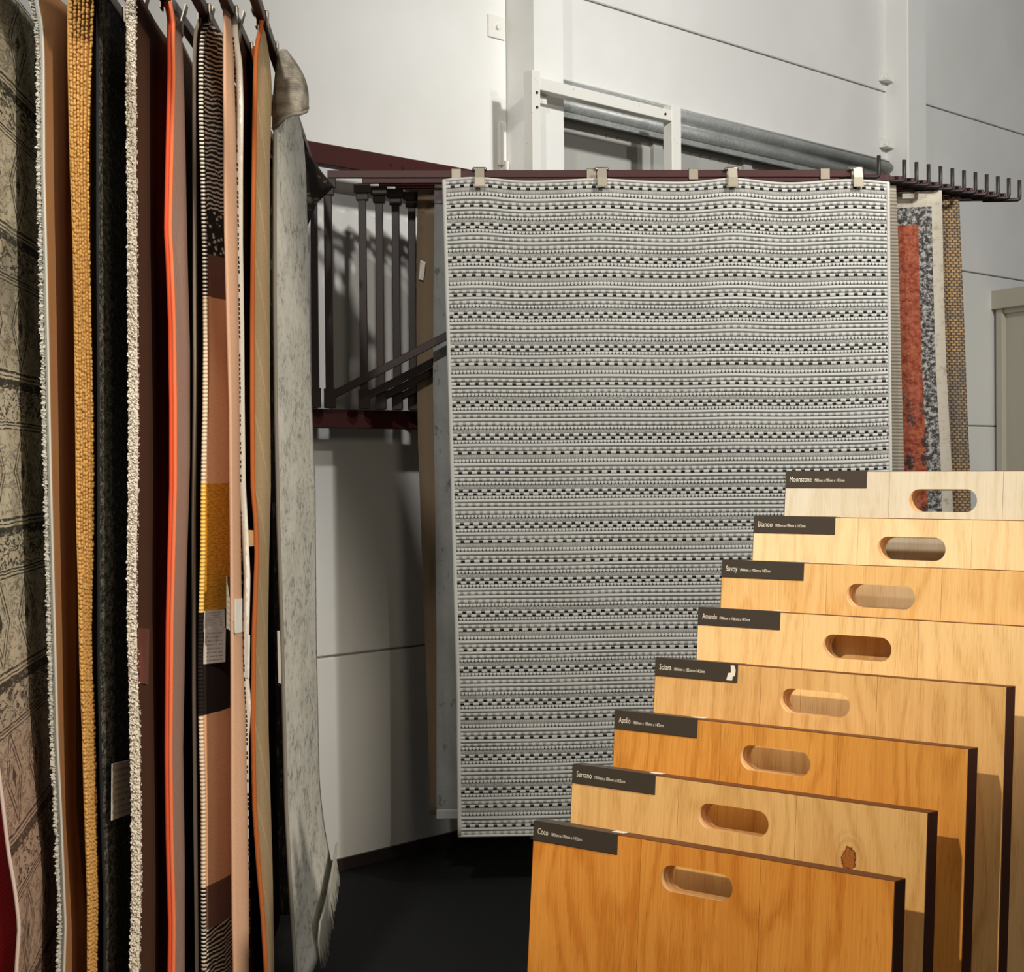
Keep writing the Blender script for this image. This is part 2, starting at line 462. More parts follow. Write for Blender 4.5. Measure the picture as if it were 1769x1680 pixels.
# ------------------------------------------------------------------ clips
def clip(pos, d, label, up=None, empty=False, group='metal clips gripping the rugs'):
    """pos: middle of the bar above the rug; d: unit vector along the bar; front = side away from the post line"""
    d = Vector(d).normalized(); up = Vector((0, 0, 1)); f = Vector((d.y, -d.x, 0))
    pos = Vector(pos)
    w = 0.034
    root = bpy.data.objects.new('rug_clip', None); COL.objects.link(root); root.location = pos
    tag(root, label, 'clip', group)
    mb = MB().box(pos - d * w / 2 + f * 0.011 - up * 0.022, d * w, f * 0.004, up * 0.040)
    mb.box(pos - d * w / 2 - f * 0.015 + up * 0.0145, d * w, f * 0.030, up * 0.0035)
    mb.box(pos - d * w / 2 - f * 0.015 - up * 0.02, d * w, f * 0.004, up * 0.0345)
    link('strap', mb.mesh('c', 0.001), M_clip, root)
    if not empty:
        a = pos + f * 0.0165 + up * 0.016
        mb = MB(); mb.tube([a - d * 0.026, a - d * 0.020, a + d * 0.020, a + d * 0.026], [0.0045, 0.0075, 0.0075, 0.0045], 8)
        link('spring_roll', mb.mesh(), M_chrome, root, True)
        o = pos + f * 0.047
        vs = []
        for (hw, z, q) in ((0.016, 0.014, -0.008), (0.0165, -0.02, 0.002), (0.018, -0.05, 0.004), (0.018, -0.056, 0.007)):
            for sgn in (-1, 1):
                vs += [o + d * hw * sgn + up * z + f * q, o + d * hw * sgn + up * z + f * (q + 0.003)]
        fs = []
        for k in range(3):
            b = k * 4
            fs += [[b + 1, b + 5, b + 7, b + 3], [b, b + 2, b + 6, b + 4], [b, b + 4, b + 5, b + 1], [b + 2, b + 3, b + 7, b + 6]]
        fs += [[0, 1, 3, 2], [12, 14, 15, 13]]
        mb = MB().add(vs, fs); link('jaw', mb.mesh('c'), M_clip, root)
    return root

# ------------------------------------------------------------------ rugs on the arms behind the striped rug
def sheet(name, left, right, Yl, Yr, zb, mats, t=0.010, nx=24, nz=48, wave=0.006, seed=0, parent=None, ztop=None):
    """hanging rug facing us: left/right are pixel outlines at the depth of its left and right edges"""
    rs = random.Random(seed); ph = [rs.uniform(0, 6.28) for _ in range(4)]
    lt = sorted(((p.z, p.x) for p in (at(x, y, Yl) for x, y in left))); rt = sorted(((p.z, p.x) for p in (at(x, y, Yr) for x, y in right)))
    zt = ztop or max(lt[-1][0], rt[-1][0])
    vs = []; fs = []; uv = []
    for side in (0, 1):
        for j in range(nz + 1):
            z = zb + (zt - zb) * j / nz
            xl, xr = interp(lt, z), interp(rt, z)
            for i in range(nx + 1):
                a = i / nx; x = xl + (xr - xl) * a; y = Yl + (Yr - Yl) * a
                y += wave * (math.sin(a * 11 + ph[0] + z) + 0.6 * math.sin(a * 23 + ph[1] + z * 1.7)) * (0.35 + 0.65 * (zt - z) / (zt - zb))
                zz = z + (0.004 * math.sin(a * 17 + ph[2]) * (j / nz))
                vs.append((x, y + t * side, zz)); uv.append((a * (xr - xl if False else 1.6), zt - z))
    n = (nx + 1) * (nz + 1); I = lambda s, i, j: s * n + j * (nx + 1) + i
    for j in range(nz):
        for i in range(nx):
            fs.append([I(0, i, j), I(0, i + 1, j), I(0, i + 1, j + 1), I(0, i, j + 1)])
            fs.append([I(1, i, j), I(1, i, j + 1), I(1, i + 1, j + 1), I(1, i + 1, j)])
    for j in range(nz):
        fs.append([I(0, 0, j), I(0, 0, j + 1), I(1, 0, j + 1), I(1, 0, j)]); fs.append([I(0, nx, j), I(1, nx, j), I(1, nx, j + 1), I(0, nx, j + 1)])
    for i in range(nx):
        fs.append([I(0, i, 0), I(1, i, 0), I(1, i + 1, 0), I(0, i + 1, 0)]); fs.append([I(0, i, nz), I(0, i + 1, nz), I(1, i + 1, nz), I(1, i, nz)])
    me = bpy.data.meshes.new(name); me.from_pydata(vs, [], fs); me.update()
    l = me.uv_layers.new(name='UVMap')
    for lp in me.loops: l.data[lp.index].uv = uv[lp.vertex_index]
    return link(name, me, mats, parent, True)

def mat_tan():
    m = Mat('tan_flatweave', 0.95); u, v = m.uv(); n = m.noise(m.vec(u * 3.0, v * 3.0), 1.0, 4, 0.65); f = m.noise(m.vec(u * 220.0, v * 220.0), 1.0, 2)
    st = m.step(m.noise(m.vec(u * 22.0, v * 22.0, 4.0), 1.0, 3), 0.56, 0.68) * (1.0 - m.step(v, 0.05, 0.22))
    c = m.mix(n * 0.6 + f * 0.4, rgb(96, 80, 62), rgb(142, 122, 98)); return m.out(m.mix(st * 0.7, c, rgb(48, 38, 30)), f, 0.3)
def mat_stone():
    m = Mat('mottled_grey_lowpile', 0.95); u, v = m.uv(); n = m.noise(m.vec(u * 5.0, v * 5.0), 1.0, 5, 0.7); f = m.noise(m.vec(u * 300.0, v * 300.0), 1.0, 2)
    k = m.step(m.noise(m.vec(u * 30.0, v * 14.0, 2.0), 1.0, 4, 0.7), 0.58, 0.66)
    c = m.mix(n, rgb(112, 112, 110), rgb(170, 170, 166)); return m.out(m.mix(k * 0.6, c, rgb(70, 72, 74)), f, 0.3)
def mat_rib():
    m = Mat('ribbed_greige_weave', 0.95); u, v = m.uv(); s = (v * 500.0).sin() * 0.5 + 0.5; n = m.noise(m.vec(u * 30.0, v * 8.0), 1.0, 3)
    return m.out(m.mix(s * 0.6 + n * 0.4, rgb(92, 84, 74), rgb(182, 170, 150)), s, 0.5)
def mat_vintage():
    m = Mat('vintage_orange_medallion', 0.95); u, v = m.uv()
    f = m.noise(m.vec(u * 60.0, v * 60.0), 1.0, 4, 0.75); f2 = m.noise(m.vec(u * 24.0, v * 26.0), 1.0, 5, 0.75)
    e = 1.6 - u
    cream = m.mix(m.step(f2, 0.5, 0.72), rgb(176, 168, 152), rgb(146, 128, 102))
    mott = m.mix(m.step(f, 0.44, 0.62), rgb(52, 48, 48), rgb(164, 160, 154))
    fl = m.voro(m.vec(u * 20.0, v * 13.0), 1.0)
    org = m.mix(m.step(f * 0.6 + f2 * 0.4, 0.38, 0.62), rgb(108, 42, 26), rgb(164, 92, 66))
    flow = (1.0 - m.step(fl, 0.34, 0.44)) * m.step(v, 0.62, 0.95)
    org = m.mix(flow * 0.85, org, m.mix(m.step(f, 0.5, 0.6), rgb(44, 34, 34), rgb(120, 96, 90)))
    inb = m.op('MULTIPLY', e.gt(0.092), v.gt(0.125))
    mtb = m.op('MULTIPLY', e.gt(0.040), v.gt(0.060))
    c = m.mix(mtb, cream, mott); c = m.mix(inb, c, org)
    return m.out(c, f, 0.4)
def mat_basket():
    m = Mat('brown_basketweave', 0.95); u, v = m.uv()
    row = m.op('FLOOR', v / 0.0105); a = (u / 0.022 + row * 0.5).frac(); b = (v / 0.0105).frac()
    st = m.op('MULTIPLY', m.step(a, 0.22, 0.34), m.step((b - 0.5).abs(), 0.42, 0.3)); n = m.noise(m.vec(u * 10.0, v * 5.0), 1.0, 4, 0.7); fn = m.noise(m.vec(u * 90.0, v * 60.0), 1.0, 3)
    c = m.mix(st, rgb(74, 64, 54), m.mix(m.step(n * 0.5 + fn * 0.5, 0.42, 0.58), rgb(168, 132, 88), rgb(112, 104, 92)))
    return m.out(c, st, 0.6, 0.003)

def yarm(i, x):
    p, t = ARM[i]; a = (x - p.x) / (t.x - p.x); return p.y + (t.y - p.y) * a
def hang_back(name, label, i, left, right, zb, mat, zt=2.562, seed=0, t=0.010):
    Yl = yarm(i, at(left[0][0], 800, 5.95).x) - 0.030; Yr = yarm(i, at(right[0][0], 800, 6.05).x) - 0.030
    o = sheet(name, left, right, Yl, Yr, zb, mat, t, seed=seed, wave=0.003, ztop=zt)
    return tag(o, label, 'rug', 'rugs hung behind the striped rug')
r_tan = hang_back('tan_rug', 'plain tan rug hung behind the striped rug, showing only its left edge', 4,
    [(722, 330), (720, 420), (719, 560), (722, 760), (730, 1000), (738, 1220), (744, 1420)], [(1480, 330), (1480, 1420)], 0.24, mat_tan(), seed=3)
mb = MB(); p0 = at(723, 447, r_tan.location.y - 0.03)
pts = [at(x, y, at(722, 450, 5.9).y + 0.02) for x, y in ((721, 478), (729, 480), (733, 448), (724, 444))]
yl = min(v.co.y for v in r_tan.data.vertices) + r_tan.location.y
def flat_tag(parent, pts, name='price_tag', mat=None, th=0.0015, push=(0, -1, 0)):
    pts = [Vector(p) for p in pts]; n = Vector(push) * th
    mb = MB().add(pts + [p + n for p in pts], [[4, 5, 6, 7], [3, 2, 1, 0], [0, 1, 5, 4], [1, 2, 6, 5], [2, 3, 7, 6], [3, 0, 4, 7]])
    me = mb.mesh(); me.update()
    bm = bmesh.new(); bm.from_mesh(me); bmesh.ops.recalc_face_normals(bm, faces=bm.faces); bm.to_mesh(me); bm.free()
    l = me.uv_layers.new(name='UVMap'); q = [(0, 0), (1, 0), (1, 1), (0, 1)] * 2
    for lp in me.loops: l.data[lp.index].uv = q[lp.vertex_index]
    return link(name, me, mat, parent)
def mat_paper(name, base, ink, rows=9.0):
    m = Mat(name, 0.5); u, v = m.uv()
    w = m.noise(m.vec(u * 26.0, m.op('FLOOR', v * rows) * 3.7), 1.0, 3, 0.7)
    line = m.op('MULTIPLY', (v * rows).frac().gt(0.62), w.gt(0.47))
    mar = m.op('MULTIPLY', m.op('MULTIPLY', u.gt(0.1), u.lt(0.88)), m.op('MULTIPLY', v.gt(0.06), v.lt(0.94)))
    return m.out(m.mix(m.op('MULTIPLY', line, mar) * 0.6, base, ink))
M_tag = mat_paper('printed_paper_tag', rgb(214, 208, 198), rgb(90, 82, 76))
M_tagw = mat_plain('white_card', rgb(226, 222, 214), 0.5)
M_tagb = mat_plain('kraft_card', rgb(176, 138, 92), 0.6)
M_tagp = mat_plain('pinkish_plastic_sleeve', rgb(128, 88, 78), 0.25, 0, 0.1, 30)
flat_tag(r_tan, [Vector((p.x, yarm(4, p.x) - 0.042, p.z)) for p in pts], mat=M_tag)
r_stone = hang_back('grey_rug', 'mottled stone grey rug close behind the striped rug, showing only its left edge', 2,
    [(751, 320), (749, 500), (748, 660), (752, 900), (754, 1100), (754, 1425)], [(1500, 320), (1500, 1425)], 0.255, mat_stone(), seed=4)
pz = [Vector(v) for v in ((0, 0, 0),)]
mb = MB(); xl = at(754, 1420, 5.9).x
mb.box((xl, yarm(2, xl) - 0.036, 0.25), (1.4, 0.055, 0), (0, 0.012, 0), (0, 0, 0.035)); link('hem', mb.mesh('h', 0.003), mat_plain('pale_grey_tape', rgb(176, 175, 170), 0.9), r_stone)
mb = MB(); xl = at(752, 330, 5.9).x
mb.box((xl - 0.004, yarm(2, xl) - 0.038, 2.495), (0.05, 0, 0), (0, 0.002, 0), (0, 0, 0.055)); link('corner_patch', mb.mesh('h'), mat_plain('grey_purple_felt', rgb(112, 102, 104), 0.9), r_stone)
hang_back('ribbed_rug', 'narrow strip of ribbed greige rug between the striped rug and the orange vintage rug', 3,
    [(820, 330), (820, 1400)], [(1548, 326), (1551, 400), (1556, 600), (1562, 812), (1570, 1300)], 0.25, mat_rib(), seed=5)
hang_back('vintage_rug', 'vintage rug with orange centre, black mottled border and cream edge', 6,
    [(900, 332), (905, 1400)], [(1627, 330), (1630, 480), (1635, 640), (1644, 812), (1655, 1300)], 0.25, mat_vintage(), seed=6, t=0.014)
hang_back('basketweave_rug', 'brown basketweave rug at the far right, beside the beige door', 9,
    [(1000, 344), (1005, 1400)], [(1657, 342), (1660, 420), (1666, 560), (1671, 700), (1676, 812), (1690, 1300)], 0.25, mat_basket(), seed=7, t=0.014)

# ------------------------------------------------------------------ the striped rug
WH = rgb(208, 206, 199); LG = rgb(168, 166, 160); MG = rgb(136, 135, 130); DG = rgb(102, 101, 97); BK = rgb(22, 21, 21)
def yarn(name, fn):
    m = Mat(name, 0.95); u, v = m.uv(); fz = m.noise(m.vec(u * 900.0, v * 6.0), 1.0, 2, 0.6)
    lo = m.noise(m.vec(u * 9.0, v * 0.3), 1.0, 3)
    c = fn(m, u, v, fz, lo)
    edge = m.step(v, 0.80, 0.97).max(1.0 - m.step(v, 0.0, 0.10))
    c = m.mix(edge * 0.65, c, DG)  # shade in the gaps between rows painted as darker grey
    return m.out(c, fz, 0.35, 0.001)
def y_W(m, u, v, f, lo): return m.mix(m.step(v + (lo - 0.5) * 0.2, 0.50, 0.68), m.mix(m.step(f, 0.2, 0.8) * 0.3, WH, LG), MG)
def y_G(m, u, v, f, lo):
    d = (u / 0.0262).frac() + (f - 0.5) * 0.06; s = m.step((d - 0.5).abs(), 0.24, 0.30)
    g = m.mix(m.step(v, 0.40, 0.80), LG, DG)
    w = m.mix(m.step(f, 0.3, 0.7) * 0.3, WH, LG)
    return m.mix(s, m.mix(m.step(v, 0.70, 0.84), w, MG), g)
def y_B(off):
    def fn(m, u, v, f, lo):
        d = (u / 0.0335 + off).frac() + (f - 0.5) * 0.04; s = m.step((d - 0.5).abs(), 0.27, 0.31)
        vv = v + (f - 0.5) * 0.12
        blk = m.op('MULTIPLY', m.step(vv, 0.24, 0.34), 1.0 - m.step(vv, 0.82, 0.90))
        return m.mix(s, m.mix(m.step(v, 0.70, 0.84), WH, MG), m.mix(blk, MG, BK))
    return fn
def y_D(m, u, v, f, lo):
    d = ((u / 0.0131).frac() - 0.5).abs()
    r = d * d * 4.0 + (v - 0.46) * (v - 0.46) * 4.6
    c = m.mix(m.step(r, 0.62, 1.0), WH, MG)
    tri = m.op('MULTIPLY', m.op('MULTIPLY', (0.5 - d).lt((v - 0.22) * 0.34 + (f - 0.5) * 0.06), m.step(v, 0.34, 0.42)), 1.0 - m.step(v, 0.80, 0.88))
    return m.mix(tri, c, BK)
def y_R(m, u, v, f, lo):
    s = ((u * 1040.0).sin() * 0.5 + 0.5); return m.mix(s * 0.75 + f * 0.2, rgb(196, 192, 182), MG)
def y_F(m, u, v, f, lo):
    q = m.noise(m.vec(u * 330.0, v * 2.2), 1.0, 2, 0.6)
    return m.mix(m.step(q, 0.42, 0.62), MG, m.mix(f, WH, LG))
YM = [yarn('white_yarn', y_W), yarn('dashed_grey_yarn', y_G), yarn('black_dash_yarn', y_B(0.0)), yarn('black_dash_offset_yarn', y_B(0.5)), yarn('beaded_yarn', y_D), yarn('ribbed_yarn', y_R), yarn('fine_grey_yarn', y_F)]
seq = [('R', 0), ('D', 25), ('W', 50), ('G', 75), ('B', 95), ('W', 118), ('G', 137), ('D', 162), ('F', 182), ('B', 205), ('C', 224), ('D', 243), ('W', 265), ('G', 288), ('W', 311), ('G', 335), ('D', 360), ('F', 380), ('B', 402), ('C', 422), ('D', 441), ('W', 463), ('G', 486), ('B', 508)]
IDX = dict(W=0, G=1, B=2, C=3, D=4, R=5, F=6)
PER = 0.3165
rows = []
V0 = 0.040
for k in range(-1, 9):
    for t, c in seq: rows.append((t, V0 + PER * (k + c / 530.0)))
HT = 2.562 - 0.216
rows = [r for r in rows if -0.004 < r[1] < HT]
rows.insert(0, ('W', 0.002))
bounds = [0.0] + [(a[1] + b[1]) / 2 for a, b in zip(rows, rows[1:])] + [HT]

sl = sorted((p.z, p.x) for p in (at(x, y, 5.775) for x, y in ((765, 312), (770, 500), (776, 700), (783, 950), (790, 1200), (792, 1443))))
sr = sorted((p.z, p.x) for p in (at(x, y, 5.86) for x, y in ((1536, 312), (1538, 560), (1541, 812), (1546, 1440))))
ZT = 2.562
def spt(a, v):
    z = ZT - v; xl, xr = interp(sl, z), interp(sr, z); x = xl + (xr - xl) * a
    y = yarm(0, x) - 0.030
    k = v / HT
    y += -0.010 * math.sin(a * 9.0 + 0.6) * (0.3 + k) - 0.006 * math.sin(a * 21 + 1.0 + 2 * k) * (1 - 0.6 * k) - 0.012 * k * math.sin(3.0 * k + a * 2)
    dz = (sum(0.011 * math.exp(-((a - c) / 0.075) ** 2) for c in (0.082, 0.354, 0.645, 0.924)) - 0.005 + 0.0015 * math.sin(a * 31)) * math.exp(-v / 0.42) - 0.010 * a * math.exp(-v / 0.6)
    dz += -0.02 * (max(0, a - 0.85) / 0.15) ** 2 * -0.4 * (1 - math.exp(-v / 0.3))
    return Vector((x, y, z + dz))
NX = 72
vs = []; fs = []; mi = []; uvs = []
QV = (0.0, 0.25, 0.5, 0.75, 1.0)
rowstart = []
for ri, (t, c) in enumerate(rows):
    b0, b1 = bounds[ri], bounds[ri + 1]
    st = len(vs)
    amp = {'W': 0.0035, 'G': 0.0030, 'B': 0.0022, 'C': 0.0022, 'D': 0.0028, 'R': 0.0018, 'F': 0.001}[t]
    for q in QV:
        for i in range(NX + 1):
            a = i / NX; p = spt(a, b0 + (b1 - b0) * q); p.y -= amp * math.sin(math.pi * q); vs.append(p)
    for j in range(len(QV) - 1):
        for i in range(NX):
            a = st + j * (NX + 1) + i
            fs.append([a, a + NX + 1, a + NX + 2, a + 1]); mi.append(IDX[t])
            u0, u1 = 1.6 * i / NX, 1.6 * (i + 1) / NX
            uvs.append([(u0, QV[j]), (u0, QV[j + 1]), (u1, QV[j + 1]), (u1, QV[j])])
# back sheet
st = len(vs); NB = 40
for j in range(NB + 1):
    for i in range(NX + 1):
        p = spt(i / NX, HT * j / NB); p.y += 0.006; vs.append(p)
for j in range(NB):
    for i in range(NX):
        a = st + j * (NX + 1) + i; fs.append([a, a + 1, a + NX + 2, a + NX + 1]); mi.append(6); uvs.append([(0, .5)] * 4)
me = bpy.data.meshes.new('striped_rug'); me.from_pydata(vs, [], fs); me.update()
l = me.uv_layers.new(name='UVMap')
for p, q in zip(me.polygons, uvs):
    for k, li in enumerate(p.loop_indices): l.data[li].uv = q[k]
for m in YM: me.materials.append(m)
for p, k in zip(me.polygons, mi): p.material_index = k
striped = link('striped_rug', me, [], None, True)
tag(striped, 'large grey, white and black striped flatweave rug hanging face-on at centre', 'rug')
M_bind = mat_plain('white_edge_binding', rgb(214, 211, 203), 0.9, 0, 0.06, 200)
for nm, a0 in (('side_binding', 0.0), ('side_binding', 1.0)):
    pts = [spt(a0, HT * j / 60) + Vector((0.004 if a0 == 0 else -0.004, 0.001, 0)) for j in range(61)]
    link(nm, MB().tube(pts, 0.0075, 8).mesh(), M_bind, striped, True)
for nm, v in (('top_binding', 0.0), ('bottom_binding', HT)):
    pts = [spt(i / 60, v) + Vector((0, 0.001, -0.002)) for i in range(61)]
    link(nm, MB().tube(pts, 0.0055, 8).mesh(), M_bind, striped, True)
dA = (ARM[0][1] - ARM[0][0]).normalized()
def on_arm(i, px):
    p, t = ARM[i]; r = ray(px, 300); d = (t - p)
    # intersection in plan
    k = (CAML.x - p.x) * r.y - (CAML.y - p.y) * r.x; k /= (d.x * r.y - d.y * r.x)
    return p + d * k + Vector((0, 0, ZB))
for px, lb_ in ((828, 'leftmost of the four clips gripping the striped rug'), (1038, 'second from left of the clips gripping the striped rug'), (1262, 'third from left of the clips gripping the striped rug'), (1477, 'rightmost of the four clips gripping the striped rug')):
    clip(on_arm(0, px), dA, 'dull metal clip, ' + lb_)
for px, lb_ in ((788, 'left end of the bar, beside the leftmost gripping clip'), (1021, 'bar just left of the second gripping clip'), (1197, 'middle of the bar, left of the third gripping clip'), (1424, 'bar left of the rightmost gripping clip')):
    clip(on_arm(0, px), dA, 'small empty metal clip on the ' + lb_, empty=True, group='empty clips on the front bar')

# ------------------------------------------------------------------ the rugs on the left, edges towards us
def tab(line, Y, dx=0.0): return sorted((p.z, p.x) for p in (at(x + dx, y, Y) for x, y in line))

class SideRug:
    """a rug on an arm pointing at us: near edge traced, face running back into the rack"""
    def __init__(s, name, label, near, Yn, width_px, mats, L=1.25, zb=0.22, right=None, ur=0.2, slope=-0.055, zt=None, nu=28, nz=90, wob=0.004, seed=0, disp=None, turn=0.03, near_mat=1, flare=None):
        s.Yn, s.L = Yn, L
        rs = random.Random(seed); ph = [rs.uniform(0, 6.28) for _ in range(5)]
        N = tab(near, Yn)
        zt = zt or N[-1][0]
        s.zt, s.zb = zt, zb
        T = width_px if callable(width_px) else (lambda z, w=width_px * Yn / FPX: w)
        s.T = T
        meanx = sum(x for _, x in N) / len(N)
        R = tab(right, Yn + ur) if right else None
        def nearx(z): return interp(N, z)
        def facex(u, z):
            x0 = nearx(z) + T(z)
            if R:
                xr = interp(R, z)
                if u <= ur:
                    k = math.sin(min(1, u / ur) * math.pi / 2); return x0 + (xr - x0) * (k if ur < 0.5 else u / ur) + (flare(u, z) if flare else 0.0)
                w = u - ur; k = min(1, w / 0.2)
                return xr - turn * (k * k * (3 - 2 * k)) + slope * 1.6 * w
            e = math.exp(-u / 0.45)
            mx = meanx + T((zt + zb) / 2)
            x = mx + (x0 - mx) * e + slope * u
            x += wob * (math.sin(u * 9 + ph[0] + z * 1.3) - math.sin(ph[0] + z * 1.3)) * min(1, u * 2)
            if flare: x += flare(u, z)
            return x
        s.facex, s.nearx = facex, nearx
        us = [L * (i / nu) ** 1.5 for i in range(nu + 1)]
        zs = [zb + (zt - zb) * j / nz for j in range(nz + 1)]
        vs = []; uv = []; fs = []; mi = []
        def top(u, z): return z
        for u in us:
            for z in zs:
                p = Vector((facex(u, z), Yn + u, z))
                if disp: p.x += disp(u, zt - z)
                vs.append(p); uv.append((u, zt - z))
        for u in us:
            for z in zs: vs.append(Vector((facex(u, z) - T(z), Yn + u, z))); uv.append((u, zt - z))
        n = (nu + 1) * (nz + 1); I = lambda k, i, j: k * n + i * (nz + 1) + j
        for i in range(nu):
            for j in range(nz):
                fs.append([I(0, i, j), I(0, i + 1, j), I(0, i + 1, j + 1), I(0, i, j + 1)]); mi.append(0)
                fs.append([I(1, i, j), I(1, i, j + 1), I(1, i + 1, j + 1), I(1, i + 1, j)]); mi.append(1)
        for j in range(nz):
            fs.append([I(0, 0, j), I(0, 0, j + 1), I(1, 0, j + 1), I(1, 0, j)]); mi.append(near_mat)
            fs.append([I(0, nu, j), I(1, nu, j), I(1, nu, j + 1), I(0, nu, j + 1)]); mi.append(1)
        for i in range(nu):
            fs.append([I(0, i, 0), I(1, i, 0), I(1, i + 1, 0), I(0, i + 1, 0)]); mi.append(1)
            fs.append([I(0, i, nz), I(0, i + 1, nz), I(1, i + 1, nz), I(1, i, nz)]); mi.append(1)
        me = bpy.data.meshes.new(name); me.from_pydata(vs, [], fs); me.update()
        l = me.uv_layers.new(name='UVMap')
        for lp in me.loops: l.data[lp.index].uv = uv[lp.vertex_index]
        for m in mats: me.materials.append(m)
        for p, k in zip(me.polygons, mi): p.material_index = k
        s.o = link(name, me, [], None, True)
        tag(s.o, label, 'rug', 'rugs hung edge-on in the left rack')
    def edge(s, off=0.0, n=110, z0=None, z1=None, dy=0.0):
        z0 = s.zb if z0 is None else z0; z1 = s.zt if z1 is None else z1
        return [Vector((s.nearx(z) + off, s.Yn + dy, z)) for z in (z1 + (z0 - z1) * k / n for k in range(n + 1))]
    def cord(s, name, off, r, mat, dy=-0.002, **k):
        return link(name, MB().tube(s.edge(off, dy=dy, **k), r, 8).mesh(), mat, s.o, True)
    def v_of(s, py, px): return s.zt - at(px, py, s.Yn).z
    def on_face(s, px, py):
        best = None
        for k in range(400):
            u = s.L * k / 400; p = at(px, py, s.Yn + u); d = abs(p.x - s.facex(u, p.z))
            if best is None or d < best[0]: best = (d, p)
            elif d > best[0] + 0.02: break
        return best[1]
    def tag(s, quad, mat, push=0.004, name='price_tag'):
        return flat_tag(s.o, [s.on_face(x, y) + Vector((push, -0.001, 0)) for x, y in quad], name, mat, 0.0015, (1, -0.2, 0))
    def pile(s, name, x0, x1, n, ln, mat, seed=1, depth=0.05, z0=None):
        """short tufts standing out of the near edge"""
        rs = random.Random(seed); mb = MB(); z0 = s.zb + 0.25 if z0 is None else z0
        for _ in range(n):
            z = rs.uniform(z0, s.zt); f = rs.random(); y = s.Yn + rs.uniform(-0.004, depth)
            base = Vector((s.nearx(z) + x0 + (x1 - x0) * f, y, z)) if x1 != x0 else Vector((s.nearx(z) + x0, y, z))
            d = Vector((rs.uniform(-1, (0.3 + 0.9 * f) if x1 > 0.01 else -0.1), rs.uniform(-1.2, 0.1), rs.uniform(-0.7, 0.5))).normalized() * ln * rs.uniform(0.5, 1.1)
            w = 0.0030 * rs.uniform(0.7, 1.4); a = d.orthogonal().normalized() * w; b = d.cross(a).normalized() * w
            k = [base + a, base - a * 0.5 + b * 0.87, base - a * 0.5 - b * 0.87]
            m = base + d * 0.7
            k2 = [m + (q - base) * 0.9 for q in k]
            mb.add(k + k2 + [base + d], [[0, 1, 4, 3], [1, 2, 5, 4], [2, 0, 3, 5], [3, 4, 6], [4, 5, 6], [5, 3, 6]])
        o = link(name, mb.mesh(), mat, s.o); o['kind'] = 'stuff'; return o

def mat_weave(name, a, b, du, dv, rough=0.95, amt=0.5, scale=4.0):
    m = Mat(name, rough); u, v = m.uv()
    w = ((u * du).sin() * (v * dv).sin()) * 0.5 + 0.5; n = m.noise(m.vec(u * scale, v * scale), 1.0, 4, 0.65); f = m.noise(m.vec(u * 260.0, v * 260.0), 1.0, 2)
    return m.out(m.mix(w * amt + n * 0.35 + f * 0.25, a, b), w * 0.6 + f * 0.4, 0.45)
def mat_pile(name, a, b):
    m = Mat(name, 0.95); x, y, z = m.obj(); n = m.noise(m.vec(x, y, z), 220, 3, 0.7); return m.out(m.mix(n, a, b), n, 0.3)

def mat_distressed():
    m = Mat('distressed_persian_print', 0.95); u, v = m.uv()
    d1 = m.noise(m.vec(u * 7.0, v * 7.0), 1.0, 6, 0.75); d2 = m.noise(m.vec(u * 26.0, v * 90.0), 1.0, 4, 0.8)
    base = m.mix(m.step(d1, 0.35, 0.7), rgb(220, 211, 188), rgb(186, 173, 146))
    low = m.step(v, 1.25, 1.75); base = m.mix(low * 0.75, base, m.mix(d1, rgb(206, 170, 148), rgb(160, 112, 92)))
    wq = v + (d1 - 0.5) * 0.015
    k1 = (wq / 0.31).frac()                       # repeating bands of ornament
    def bandmask(a, b): return m.op('MULTIPLY', k1.gt(a), k1.lt(b))
    def thin(a, w): return 1.0 - m.step((k1 - a).abs(), w * 0.6, w)
    uu = ((u / 0.26).frac() - 0.5).abs(); kk = (k1 - 0.32).abs()
    dia = uu * 0.9 + kk
    lines = (1.0 - m.step((dia - 0.30).abs(), 0.010, 0.022)).max(1.0 - m.step((dia - 0.22).abs(), 0.008, 0.018)).max(1.0 - m.step(dia, 0.06, 0.09))
    mot = m.voro(m.vec(u * 16.0, v * 44.0), 1.0)
    vine = 1.0 - m.step((m.noise(m.vec(u * 12.0, v * 34.0, 6.0), 1.0, 3, 0.6, 1.2) - 0.5).abs(), 0.015, 0.05)
    flor = (1.0 - m.step(mot, 0.14, 0.24)).max(vine)
    saw = ((u / 0.070).frac() - 0.5).abs() * 0.08 + 0.70
    saws = m.op('MULTIPLY', k1.lt(saw + 0.03), k1.gt(0.69))
    ink = m.op('MULTIPLY', bandmask(0.04, 0.62), lines.max(vine * 0.6))
    ink = ink.max(m.op('MULTIPLY', bandmask(0.76, 0.97), flor)).max(saws)
    for a_, w_ in ((0.0, 0.012), (0.03, 0.007), (0.64, 0.012), (0.67, 0.006), (0.745, 0.012), (0.985, 0.008)): ink = ink.max(thin(a_, w_))
    wear = m.step(d2, 0.34, 0.48) * m.step(d1, 0.22, 0.42)
    c = m.mix(m.op('MULTIPLY', ink, wear) * 0.95, base, m.mix(low, rgb(44, 44, 38), rgb(76, 52, 40)))
    dk = m.step(m.noise(m.vec(u * 3.0, v * 2.4, 8.0), 1.0, 3), 0.5, 0.62) * (1.0 - low)
    c = m.mix(dk * 0.45, c, rgb(72, 70, 60))
    return m.out(c, d2, 0.3)
